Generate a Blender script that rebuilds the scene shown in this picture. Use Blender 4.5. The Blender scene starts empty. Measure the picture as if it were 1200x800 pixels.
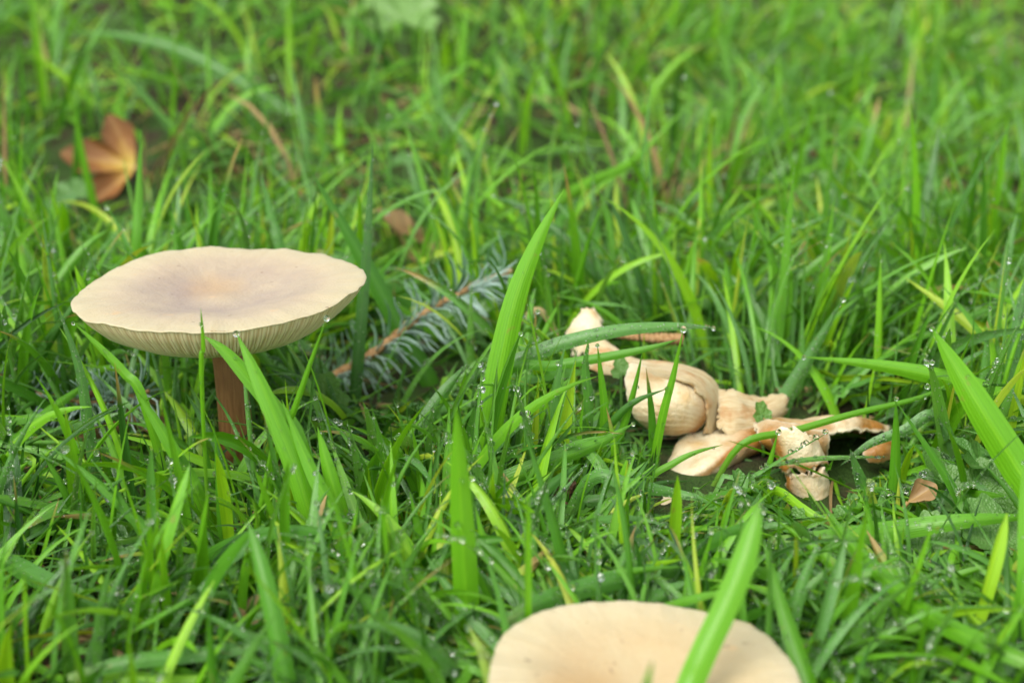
import bpy, bmesh, math, random
import numpy as np
from mathutils import Vector, Matrix, noise as mnoise

# ------------------------------------------------------------------ camera, sky, sun, exposure
S = 0.01                      # all coordinates below are written in centimetres
scene = bpy.context.scene
col = scene.collection
CAM_H, PITCH, FPX = 17.0, math.radians(20.0), 1648.0
cam_d = bpy.data.cameras.new('camera')
cam = bpy.data.objects.new('camera', cam_d)
col.objects.link(cam)
cam.location = (0, 0, CAM_H * S)
cam.rotation_euler = (math.radians(90) - PITCH, 0, 0)
cam_d.sensor_width = 36.0
cam_d.lens = 36.0 * FPX / 1200.0
cam_d.clip_start = 0.005
cam_d.clip_end = 500.0
cam_d.dof.use_dof = True
cam_d.dof.focus_distance = 0.360
cam_d.dof.aperture_fstop = 10.5
scene.camera = cam

SUN_EL, SUN_AZ = math.radians(56), math.radians(-145)     # azimuth from +Y towards +X
world = bpy.data.worlds.new('World')
scene.world = world
world.use_nodes = True
wn, wl = world.node_tree.nodes, world.node_tree.links
wn.clear()
sky = wn.new('ShaderNodeTexSky'); sky.sky_type = 'NISHITA'; sky.sun_disc = False
sky.sun_elevation = SUN_EL; sky.sun_rotation = SUN_AZ
hs = wn.new('ShaderNodeHueSaturation'); hs.inputs['Saturation'].default_value = 0.22
bg = wn.new('ShaderNodeBackground'); bg.inputs['Strength'].default_value = 0.082
wo = wn.new('ShaderNodeOutputWorld')
wl.new(sky.outputs[0], hs.inputs['Color']); wl.new(hs.outputs[0], bg.inputs['Color']); wl.new(bg.outputs[0], wo.inputs['Surface'])

sun_d = bpy.data.lights.new('sun', 'SUN'); sun_d.energy = 1.3; sun_d.angle = math.radians(42); sun_d.color = (1.0, 0.96, 0.88)
sun = bpy.data.objects.new('sun', sun_d); col.objects.link(sun)
sdir = Vector((math.sin(SUN_AZ) * math.cos(SUN_EL), math.cos(SUN_AZ) * math.cos(SUN_EL), math.sin(SUN_EL)))
sun.rotation_euler = sdir.to_track_quat('Z', 'Y').to_euler()
sun.location = (0, 0, 3)

scene.view_settings.view_transform = 'Standard'
scene.view_settings.look = 'None'
scene.view_settings.exposure = 1.66
scene.view_settings.gamma = 1.0
scene.view_settings.use_curve_mapping = False

# ------------------------------------------------------------------ helpers
random.seed(7)
rng = np.random.default_rng(11)
FW = np.array([0, math.cos(PITCH), -math.sin(PITCH)]); UP = np.array([0, math.sin(PITCH), math.cos(PITCH)]); RT = np.array([1.0, 0, 0])
CAM = np.array([0, 0, CAM_H])

def ray(px, py):
    return FW + (px - 600) / FPX * RT + (400 - py) / FPX * UP
def PY(px, py, Y):
    d = ray(px, py); return CAM + d * (Y / d[1])
def PH(px, py, h):
    d = ray(px, py); t = 18.0                       # walk out until h above the lawn's ground
    while t < 400:
        p = CAM + d * t
        if p[2] <= float(gz(p[0], p[1])) + h: break
        t += .05
    return p
def project(p):
    q = np.asarray(p) - CAM
    z = q @ FW
    z = np.where(z < 1, 1, z)
    return np.stack([600 + FPX * (q @ RT) / z, 400 - FPX * (q @ UP) / z, z], -1)

def gz(x, y):
    x = np.asarray(x, float); y = np.asarray(y, float)
    n = 0.22 * np.sin(x * 0.61 + 1.3) * np.sin(y * 0.47 + .4) + 0.14 * np.sin(x * 1.7 + y * 0.9) + .10 * np.sin(y * 2.3 - x * 1.1)
    far = 1.2 * np.sin(x * .03 + 1) * np.sin(y * .025) * np.clip((np.hypot(x, y - 38) - 40) / 80, 0, 1)
    y2 = np.clip(y - 46, 0, 110)
    side = np.clip((x + 6) / (y2 * .30 + 22), 0, 1); side = side * side * (3 - 2 * side)
    bank = .21 * (1 - .85 * side) * y2 ** 2 / (y2 + 18)   # the lawn climbs a gentle bank behind, steeper on the left
    return n - 0.1 + far + bank

def tag(o, label=None, cat=None, group=None, kind=None):
    if label: o['label'] = label
    if cat: o['category'] = cat
    if group: o['group'] = group
    if kind: o['kind'] = kind
    return o

def mesh_obj(name, V, F, mat, parent=None, origin=None, attrs=None, smooth=True, uv=None):
    """V (n,3) in cm world; the object's origin goes to `origin` (cm)."""
    V = np.asarray(V, float)
    o0 = np.zeros(3) if origin is None else np.asarray(origin, float)
    me = bpy.data.meshes.new(name)
    F = np.asarray(F, dtype=np.int32) if not isinstance(F, list) else F
    W = (V - o0) * S
    if isinstance(F, np.ndarray):
        k = F.shape[1]
        me.vertices.add(len(W)); me.vertices.foreach_set('co', W.astype(np.float32).ravel())
        me.loops.add(F.size); me.loops.foreach_set('vertex_index', F.ravel())
        me.polygons.add(len(F)); me.polygons.foreach_set('loop_start', np.arange(0, F.size, k, dtype=np.int32))
        me.update(calc_edges=True)
    else:
        me.from_pydata([tuple(v) for v in W], [], F); me.update()
    if smooth:
        me.polygons.foreach_set('use_smooth', np.ones(len(me.polygons), dtype=bool))
    if attrs:
        for an, av in attrs.items():
            a = me.attributes.new(an, 'FLOAT_COLOR', 'POINT')
            av = np.asarray(av, np.float32)
            a.data.foreach_set('color', av.ravel())
    if isinstance(mat, (list, tuple)):
        for m in mat: me.materials.append(m)
    else:
        me.materials.append(mat)
    ob = bpy.data.objects.new(name, me); col.objects.link(ob)
    if parent is not None:
        ob.parent = parent
        pl = np.array(parent['_o'])
        ob.location = tuple((o0 - pl) * S)
    else:
        ob.location = tuple(o0 * S)
    return ob

def empty(name, loc):
    e = bpy.data.objects.new(name, None); col.objects.link(e)
    e.location = tuple(np.asarray(loc) * S); e.empty_display_size = .01
    e['_o'] = [float(v) for v in loc]
    return e

def norm(v):
    v = np.asarray(v, float); n = np.linalg.norm(v, axis=-1, keepdims=True); return v / np.where(n < 1e-9, 1, n)

def fbm(p, sc, oct=3, seed=0.0):
    v = 0; a = 1.0; q = Vector(p) * sc + Vector((seed, seed * 1.7, seed * .3))
    for _ in range(oct):
        v += a * mnoise.noise(q); q = q * 2.03; a *= .5
    return v

def catmull(P, ts):
    P = np.asarray(P, float); n = len(P)
    if n == 2:
        return P[0][None] * (1 - ts)[:, None] + P[1][None] * ts[:, None]
    Q = np.vstack([2 * P[0] - P[1], P, 2 * P[-1] - P[-2]])
    out = []
    for t in ts:
        s = min(t * (n - 1), n - 1 - 1e-9); i = int(s); f = s - i
        a, b, c, d = Q[i], Q[i + 1], Q[i + 2], Q[i + 3]
        out.append(.5 * (2 * b + (c - a) * f + (2 * a - 5 * b + 4 * c - d) * f * f + (3 * b - a - 3 * c + d) * f ** 3))
    return np.array(out)

def loft(ctrl, nu, nv):
    """ctrl[rows][cols] 3-D points -> (nu,nv,3) smooth grid."""
    R = [catmull(np.array(r), np.linspace(0, 1, nv)) for r in ctrl]
    R = np.array(R)
    return np.stack([catmull(R[:, j], np.linspace(0, 1, nu)) for j in range(nv)], 1)

def grid_faces(nu, nv, wrap=False):
    F = []
    for i in range(nu - 1):
        for j in range(nv if wrap else nv - 1):
            k = (j + 1) % nv
            F.append((i * nv + j, i * nv + k, (i + 1) * nv + k, (i + 1) * nv + j))
    return F

def tube(path, rad, nseg=10, cap=True):
    path = np.asarray(path, float); n = len(path)
    T = np.gradient(path, axis=0); T = norm(T)
    ref = np.array([0.3, 0.2, 1.0])
    if abs(T[0] @ norm(ref)) > .9: ref = np.array([1.0, .1, .2])
    V = []; 
    for i in range(n):
        a = norm(np.cross(T[i], ref)); b = np.cross(a, T[i])
        for j in range(nseg):
            th = 2 * math.pi * j / nseg
            r = rad(i / (n - 1), th) if callable(rad) else rad
            V.append(path[i] + r * (math.cos(th) * a + math.sin(th) * b))
    F = grid_faces(n, nseg, True)
    if cap:
        V.append(path[0]); V.append(path[-1]); c0, c1 = n * nseg, n * nseg + 1
        for j in range(nseg):
            k = (j + 1) % nseg
            F.append((c0, k, j)); F.append((c1, (n - 1) * nseg + j, (n - 1) * nseg + k))
    return np.array(V), F

# ------------------------------------------------------------------ materials
def nmat(name):
    m = bpy.data.materials.new(name); m.use_nodes = True
    nt = m.node_tree; nt.nodes.clear()
    return m, nt.nodes, nt.links
class NB:
    def __init__(s, name):
        s.m, s.n, s.l = nmat(name); s.out = s.n.new('ShaderNodeOutputMaterial')
    def new(s, t, **kw):
        nd = s.n.new(t)
        for k, v in kw.items(): setattr(nd, k, v)
        return nd
    def link(s, a, b): s.l.new(a, b)
    def setin(s, sock, v):
        if hasattr(v, 'is_output') or isinstance(v, bpy.types.NodeSocket): s.l.new(v, sock)
        else: sock.default_value = v
    def math(s, op, a, b=None, c=None, clamp=False):
        nd = s.new('ShaderNodeMath', operation=op); nd.use_clamp = clamp
        s.setin(nd.inputs[0], a)
        if b is not None: s.setin(nd.inputs[1], b)
        if c is not None: s.setin(nd.inputs[2], c)
        return nd.outputs[0]
    def mix(s, f, a, b, blend='MIX'):
        nd = s.new('ShaderNodeMix', data_type='RGBA', blend_type=blend)
        s.setin(nd.inputs[0], f)
        for k, v in ((6, a), (7, b)):
            s.setin(nd.inputs[k], (*v, 1) if isinstance(v, tuple) and len(v) == 3 else v)
        return nd.outputs[2]
    def ramp(s, f, stops, interp='LINEAR'):
        nd = s.new('ShaderNodeValToRGB'); cr = nd.color_ramp; cr.interpolation = interp
        while len(cr.elements) < len(stops): cr.elements.new(.5)
        for e, (p, c) in zip(cr.elements, stops):
            e.position = p; e.color = (*c, 1) if len(c) == 3 else c
        s.setin(nd.inputs[0], f)
        return nd.outputs[0]
    def noise(s, vec, scale, detail=3, rough=.55):
        nd = s.new('ShaderNodeTexNoise'); nd.inputs['Scale'].default_value = scale; nd.inputs['Detail'].default_value = detail
        nd.inputs['Roughness'].default_value = rough
        if vec is not None: s.link(vec, nd.inputs['Vector'])
        return nd.outputs[0]
    def attr(s, name):
        nd = s.new('ShaderNodeAttribute', attribute_name=name); sp = s.new('ShaderNodeSeparateColor')
        s.link(nd.outputs['Color'], sp.inputs[0])
        return sp.outputs[0], sp.outputs[1], sp.outputs[2], nd.outputs['Alpha']
    def coord(s, which='Object'):
        return s.new('ShaderNodeTexCoord').outputs[which]
    def bump(s, h, dist, strength=1.0):
        nd = s.new('ShaderNodeBump'); nd.inputs['Distance'].default_value = dist; nd.inputs['Strength'].default_value = strength
        s.link(h, nd.inputs['Height']); return nd.outputs[0]
    def xyz(s, x, y, z):
        nd = s.new('ShaderNodeCombineXYZ')
        for i, v in enumerate((x, y, z)): s.setin(nd.inputs[i], v)
        return nd.outputs[0]
    def bsdf(s, color, rough, spec=.5, normal=None, sss=0, sss_scale=.003, sss_rad=(1, .78, .5), coat=0, transl=0, transl_col=None):
        b = s.new('ShaderNodeBsdfPrincipled')
        s.setin(b.inputs['Base Color'], (*color, 1) if isinstance(color, tuple) and len(color) == 3 else color)
        s.setin(b.inputs['Roughness'], rough); s.setin(b.inputs['Specular IOR Level'], spec)
        if normal is not None: s.link(normal, b.inputs['Normal'])
        if sss:
            b.inputs['Subsurface Weight'].default_value = sss; b.inputs['Subsurface Scale'].default_value = sss_scale
            b.inputs['Subsurface Radius'].default_value = sss_rad
        if coat:
            s.setin(b.inputs['Coat Weight'], coat); b.inputs['Coat Roughness'].default_value = .12
        res = b.outputs[0]
        if transl:
            t = s.new('ShaderNodeBsdfTranslucent'); s.setin(t.inputs['Color'], transl_col if transl_col is not None else color)
            if normal is not None: s.link(normal, t.inputs['Normal'])
            mx = s.new('ShaderNodeMixShader'); s.setin(mx.inputs[0], transl)
            s.link(res, mx.inputs[1]); s.link(t.outputs[0], mx.inputs[2]); res = mx.outputs[0]
        s.link(res, s.out.inputs['Surface'])
        return s.m

def make_grass_mat():
    b = NB('grass_leaf')
    hue, along, dew, brown = b.attr('tint')
    a2 = b.attr('blade')                       # r = across 0..1, g = random per blade, b = length in dm
    across, rnd, ln = a2[0], a2[1], a2[2]
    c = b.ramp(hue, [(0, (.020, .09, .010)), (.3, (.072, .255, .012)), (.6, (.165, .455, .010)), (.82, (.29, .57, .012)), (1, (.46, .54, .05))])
    vec = b.xyz(b.math('MULTIPLY', across, 14.0), b.math('MULTIPLY', along, b.math('MULTIPLY', ln, 4.0)), b.math('MULTIPLY', rnd, 50.0))
    streak = b.noise(vec, 1.0, 3)
    c = b.mix(b.math('MULTIPLY', b.math('SUBTRACT', streak, .42), 2.2, clamp=True), c, b.mix(1.0, c, (1.35, 1.25, 1.5), 'MULTIPLY'))
    # cooler green of the wet blades, with a pale dew sheen painted into it
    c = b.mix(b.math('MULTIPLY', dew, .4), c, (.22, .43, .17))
    # pale blade foot, dry tip
    c = b.mix(b.math('MULTIPLY', b.math('SUBTRACT', .16, along), 3.0, clamp=True), c, (.30, .40, .10))
    c = b.mix(b.math('MULTIPLY', b.math('ADD', b.math('SUBTRACT', along, 1.0), b.math('MULTIPLY', brown, .6)), 6.0, clamp=True), c, (.42, .30, .10))
    # parallel ribs
    rib = b.math('SINE', b.math('MULTIPLY', across, 56.0))
    c = b.mix(b.math('MULTIPLY', b.math('ADD', rib, 1.0), .16), c, b.mix(1.0, c, (.62, .72, .6), 'MULTIPLY'))
    mid = b.math('SUBTRACT', 1.0, b.math('MULTIPLY', b.math('ABSOLUTE', b.math('SUBTRACT', across, .5)), 11.0), clamp=True)
    spot = b.ramp(b.noise(b.coord('Object'), 210, 2), [(.70, (0, 0, 0)), (.76, (1, 1, 1))])
    c = b.mix(b.math('MULTIPLY', spot, .45), c, (.26, .22, .05))
    c = b.mix(b.math('MULTIPLY', mid, .45), c, b.mix(1.0, c, (1.5, 1.25, 1.3), 'MULTIPLY'))
    obj = b.coord('Object')
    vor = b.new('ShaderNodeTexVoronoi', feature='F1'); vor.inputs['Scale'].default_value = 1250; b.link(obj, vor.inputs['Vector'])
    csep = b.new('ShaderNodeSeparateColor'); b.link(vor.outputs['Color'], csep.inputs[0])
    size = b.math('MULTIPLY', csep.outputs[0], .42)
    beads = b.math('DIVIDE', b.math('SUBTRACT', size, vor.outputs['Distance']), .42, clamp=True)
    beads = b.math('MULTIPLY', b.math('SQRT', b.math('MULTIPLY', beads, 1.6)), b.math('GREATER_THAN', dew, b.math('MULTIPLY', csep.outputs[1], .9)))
    c = b.mix(b.math('MULTIPLY', beads, .6), c, (.55, .66, .52))  # sky glint of the dew beads painted as whitish specks in the colour
    h = b.math('ADD', b.math('MULTIPLY', rib, .12), b.math('MULTIPLY', beads, 2.0))
    nrm = b.bump(h, .00018, .9)
    rough = b.math('SUBTRACT', .42, b.math('MULTIPLY', dew, .17))
    tc = b.mix(1.0, c, (1.35, 1.2, .55), 'MULTIPLY')
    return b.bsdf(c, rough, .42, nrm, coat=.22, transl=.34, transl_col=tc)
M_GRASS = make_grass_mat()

def make_straw_mat():
    b = NB('dry_straw')
    hue, along, _, _ = b.attr('tint'); a2 = b.attr('blade')
    c = b.ramp(hue, [(0, (.10, .055, .022)), (.4, (.30, .19, .075)), (.75, (.48, .36, .15)), (1, (.58, .50, .26))])
    n = b.noise(b.coord(), 900, 3)
    c = b.mix(b.math('MULTIPLY', n, .6), c, b.mix(1.0, c, (.55, .5, .42), 'MULTIPLY'))
    rib = b.math('SINE', b.math('MULTIPLY', a2[0], 40.0))
    return b.bsdf(c, .5, .4, b.bump(b.math('ADD', rib, n), .00015, .6), transl=.15)
M_STRAW = make_straw_mat()

def make_ground_mat():
    b = NB('soil_and_moss'); o = b.coord()
    n1 = b.noise(o, 35, 5); n2 = b.noise(o, 260, 4, .7); n3 = b.noise(o, 1400, 3)
    c = b.ramp(n2, [(.3, (.018, .012, .007)), (.55, (.06, .037, .018)), (.75, (.12, .075, .035))])
    moss = b.mix(n3, (.02, .06, .008), (.07, .15, .018))
    c = b.mix(b.ramp(n1, [(.38, (0, 0, 0)), (.58, (1, 1, 1))]), c, moss)
    return b.bsdf(c, .8, .3, b.bump(b.math('ADD', n2, n3), .003, .9))
M_GROUND = make_ground_mat()

def make_cap_mat(name, cream, margin, centre, tint, offs, warm):
    b = NB(name); o = b.coord()
    ang, r, _, side = b.attr('cap')                       # r, b = cosine and sine of the angle, g = radius 0..1
    ca, sa = ang, _
    radial = b.noise(b.xyz(b.math('MULTIPLY', ca, 9.0), b.math('MULTIPLY', sa, 9.0), b.math('MULTIPLY', r, 1.6)), 1.4, 4, .6)
    blotch = b.noise(o, 55, 4); fine = b.noise(o, 900, 3, .7)
    c = b.mix(b.ramp(r, [(.72, (0, 0, 0)), (.95, (1, 1, 1))]), cream, margin)
    # dull lilac-grey zone of the funnel, broken up by blotches
    ring = b.ramp(r, [(.05, (.2, .2, .2)), (.3, (1, 1, 1)), (.55, (.7, .7, .7)), (.78, (0, 0, 0))])
    c = b.mix(b.math('MULTIPLY', ring, b.math('MULTIPLY', b.ramp(blotch, [(.30, (.15, .15, .15)), (.60, (1, 1, 1))]), .85)), c, tint)
    # orange-tan disc, off the axis
    d = b.new('ShaderNodeVectorMath', operation='DISTANCE'); b.link(o, d.inputs[0]); d.inputs[1].default_value = offs
    dw = b.math('ADD', d.outputs['Value'], b.math('MULTIPLY', b.math('SUBTRACT', blotch, .5), .012))
    c = b.mix(b.math('MULTIPLY', b.ramp(b.math('MULTIPLY', dw, 100.0 / 1.3), [(0, (1, 1, 1)), (.35, (.75, .75, .75)), (.95, (0, 0, 0))]), warm), c, centre)
    c = b.mix(b.math('MULTIPLY', b.math('MULTIPLY', b.math('SUBTRACT', radial, .47), b.math('MULTIPLY', r, r)), 1.6, clamp=True), c, b.mix(1.0, c, (.9, .82, .72), 'MULTIPLY'))
    stain = b.ramp(b.noise(o, 120, 3), [(.66, (0, 0, 0)), (.74, (1, 1, 1))])
    c = b.mix(b.math('MULTIPLY', stain, .4), c, (.62, .38, .17))
    speck = b.ramp(b.noise(o, 420, 2), [(.725, (0, 0, 0)), (.745, (1, 1, 1))])
    c = b.mix(b.math('MULTIPLY', speck, .7), c, (.16, .10, .06))
    c = b.mix(b.math('MULTIPLY', fine, .35), c, b.mix(1.0, c, (.88, .86, .82), 'MULTIPLY'))
    h = b.math('ADD', b.math('MULTIPLY', b.math('MULTIPLY', radial, b.math('MULTIPLY', r, r)), .7), b.math('ADD', b.math('MULTIPLY', fine, .6), b.math('MULTIPLY', blotch, 2.0)))
    return b.bsdf(c, .52, .4, b.bump(h, .0005, .85), sss=.3, sss_scale=.0035)
M_CAP1 = make_cap_mat('mushroom_cap_skin', (.435, .355, .24), (.455, .395, .25), (.41, .25, .11), (.275, .215, .185), (-.004, .006, .0), .62)
M_CAP2 = make_cap_mat('mushroom_cap_skin_warm', (.48, .395, .235), (.52, .445, .28), (.45, .265, .09), (.44, .305, .15), (-.012, -.003, -.005), .7)

def make_gill_mat():
    b = NB('mushroom_gills'); o = b.coord()
    ang, r, ridge, _ = b.attr('cap')
    n = b.noise(o, 300, 3)
    c = b.mix(ridge, (.60, .43, .22), (.86, .74, .46))
    c = b.mix(b.math('MULTIPLY', n, .5), c, b.mix(1.0, c, (.85, .75, .6), 'MULTIPLY'))
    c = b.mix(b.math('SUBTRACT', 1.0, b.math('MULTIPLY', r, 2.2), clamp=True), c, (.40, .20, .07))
    return b.bsdf(c, .6, .3, None, sss=.3, sss_scale=.002)
M_GILL = make_gill_mat()

def make_stem_mat():
    b = NB('mushroom_stem_fibre'); o = b.coord()
    mp = b.new('ShaderNodeMapping'); mp.inputs['Scale'].default_value = (1, 1, .06); b.link(o, mp.inputs['Vector'])
    f = b.noise(mp.outputs[0], 1500, 4, .65); n = b.noise(o, 160, 3)
    c = b.ramp(f, [(.3, (.20, .09, .028)), (.52, (.29, .14, .046)), (.75, (.40, .22, .085))])
    c = b.mix(b.math('MULTIPLY', n, .5), c, (.17, .075, .03))
    return b.bsdf(c, .5, .4, b.bump(f, .0005, .8), sss=.1, sss_scale=.002)
M_STEM = make_stem_mat()

def make_flesh_mat():
    b = NB('mushroom_flesh'); o = b.coord()
    inner, edge, gill, rnd = b.attr('flesh')     # inner side 1, edge 1, gill stripes 0..1
    n = b.noise(o, 130, 4, .6); f = b.noise(o, 800, 3, .7)
    c = b.mix(b.ramp(n, [(.42, (0, 0, 0)), (.68, (1, 1, 1))]), (.75, .65, .44), (.60, .42, .19))
    c = b.mix(b.ramp(b.noise(o, 70, 2), [(.60, (0, 0, 0)), (.74, (.7, .7, .7))]), c, (.36, .18, .06))
    c = b.mix(b.math('MULTIPLY', gill, b.math('ADD', b.math('MULTIPLY', n, 1.6), .4), clamp=True), c, (.36, .16, .03))
    ci = b.mix(gill, (.46, .24, .09), (.68, .46, .24))
    c = b.mix(b.math('MULTIPLY', rnd, .28), c, (.42, .26, .11))
    c = b.mix(inner, c, ci)
    c = b.mix(b.math('MULTIPLY', edge, .85), c, (.82, .74, .54))
    c = b.mix(b.math('MULTIPLY', f, .5), c, b.mix(1.0, c, (.82, .76, .68), 'MULTIPLY'))
    return b.bsdf(c, .34, .5, b.bump(b.math('ADD', b.math('MULTIPLY', n, 2.0), f), .0006, .8), sss=.2, sss_scale=.003)
M_FLESH = make_flesh_mat()

def make_fibre_mat(name='torn_stem_flesh'):
    b = NB(name); o = b.coord()
    lng, rnd, shade, _ = b.attr('flesh')         # r along, g around
    v = b.xyz(b.math('MULTIPLY', rnd, 30.0), b.math('MULTIPLY', lng, 2.5), 0.0)
    f = b.noise(v, 1.6, 4, .65); n = b.noise(o, 170, 3)
    c = b.ramp(f, [(.28, (.38, .19, .055)), (.45, (.62, .48, .26)), (.7, (.74, .64, .43))])
    c = b.mix(b.ramp(n, [(.5, (0, 0, 0)), (.68, (.8, .8, .8))]), c, (.52, .27, .10))
    return b.bsdf(c, .5, .4, b.bump(f, .0008, .9), sss=.3, sss_scale=.003)
M_FIBRE = make_fibre_mat()

def make_leaf_mat():
    b = NB('broad_leaf'); o = b.coord()
    ang, r, vein, rnd = b.attr('leaf')
    n = b.noise(o, 260, 4); n2 = b.noise(o, 1200, 2)
    c = b.ramp(rnd, [(0, (.05, .17, .03)), (.5, (.10, .26, .045)), (1, (.20, .38, .09))])
    c = b.mix(b.math('MULTIPLY', n, .7), c, b.mix(1.0, c, (.6, .7, .55), 'MULTIPLY'))
    c = b.mix(b.math('MULTIPLY', vein, .45), c, (.28, .42, .16))
    vor = b.new('ShaderNodeTexVoronoi'); vor.inputs['Scale'].default_value = 1500; b.link(o, vor.inputs['Vector'])
    h = b.math('ADD', b.math('MULTIPLY', vor.outputs['Distance'], 1.0), b.math('MULTIPLY', n, 1.0))
    return b.bsdf(c, .38, .5, b.bump(h, .0004, .7), coat=.15, transl=.3, transl_col=b.mix(1.0, c, (1.3, 1.2, .5), 'MULTIPLY'))
M_LEAF = make_leaf_mat()

def make_dead_mat():
    b = NB('dead_leaf'); o = b.coord()
    ang, r, vein, rnd = b.attr('leaf')
    n = b.noise(o, 110, 4, .6)
    rr = b.math('ADD', r, b.math('MULTIPLY', b.math('SUBTRACT', n, .5), .5))
    c = b.ramp(rr, [(.1, (.50, .36, .03)), (.30, (.44, .25, .04)), (.55, (.30, .13, .035)), (1, (.20, .085, .03))])
    c = b.mix(rnd, c, b.mix(n, (.20, .10, .04), (.48, .33, .15)))
    c = b.mix(b.math('MULTIPLY', vein, .5), c, (.55, .36, .12))
    return b.bsdf(c, .45, .45, b.bump(n, .0008, .8), transl=.2)
M_DEAD = make_dead_mat()

def make_needle_mat():
    b = NB('spruce_needle')
    oi = b.new('ShaderNodeObjectInfo'); n = b.noise(b.coord(), 900, 2)
    sp = b.new('ShaderNodeSeparateColor'); b.link(oi.outputs['Color'], sp.inputs[0])
    c = b.mix(sp.outputs[0], (.05, .15, .05), (.42, .56, .52))
    c = b.mix(b.math('MULTIPLY', oi.outputs['Random'], .5), c, b.mix(1.0, c, (.7, .85, .6), 'MULTIPLY'))
    return b.bsdf(c, .4, .5, b.bump(n, .0002, .6), coat=.2)
M_NEEDLE = make_needle_mat()

def make_bark_mat():
    b = NB('twig_bark'); o = b.coord(); n = b.noise(o, 900, 4, .7); n2 = b.noise(o, 200, 3)
    c = b.ramp(n, [(.3, (.22, .10, .035)), (.5, (.48, .28, .11)), (.75, (.68, .50, .28))])
    c = b.mix(b.math('MULTIPLY', n2, .4), c, (.12, .06, .03))
    return b.bsdf(c, .6, .3, b.bump(n, .0008, .9))
M_BARK = make_bark_mat()
def make_cone_mat():
    b = NB('cone_scale'); o = b.coord(); n = b.noise(o, 700, 4, .7)
    c = b.ramp(n, [(.3, (.05, .022, .012)), (.55, (.15, .075, .04)), (.8, (.30, .18, .10))])
    return b.bsdf(c, .55, .35, b.bump(n, .0006, .9))
M_CONE = make_cone_mat()

def make_water_mat():
    b = NB('water'); p = b.new('ShaderNodeBsdfPrincipled')
    p.inputs['Base Color'].default_value = (1, 1, 1, 1); p.inputs['Roughness'].default_value = .02
    p.inputs['IOR'].default_value = 1.333; p.inputs['Transmission Weight'].default_value = 1.0
    b.link(p.outputs[0], b.out.inputs['Surface']); return b.m
M_WATER = make_water_mat()

# ------------------------------------------------------------------ ground
def build_ground():
    near = np.arange(-110, 110.1, 1.25)
    def graded(lo, hi):
        a = [hi]; st = 2.0
        while a[-1] < 6000: st *= 1.45; a.append(a[-1] + st)
        bneg = [lo]; st = 2.0
        while bneg[-1] > -6000: st *= 1.45; bneg.append(bneg[-1] - st)
        return np.array(bneg[1:][::-1]), np.array(a[1:])
    lo, hi = graded(-110, 110)
    xs = np.concatenate([lo, near, hi])
    ys = xs + 90
    X, Y = np.meshgrid(xs, ys)
    Z = gz(X, Y) + np.where((abs(X) < 110) & (abs(Y - 90) < 110), rng.normal(0, .07, X.shape), 0)
    V = np.stack([X, Y, Z], -1).reshape(-1, 3)
    n = len(xs); i, j = np.meshgrid(np.arange(len(ys) - 1), np.arange(n - 1), indexing='ij')
    a = (i * n + j).ravel()
    F = np.stack([a, a + 1, a + n + 1, a + n], 1)
    o = mesh_obj('ground', V, F, M_GROUND)
    tag(o, 'dark damp soil and moss under the grass', 'ground', kind='structure')
build_ground()

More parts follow.
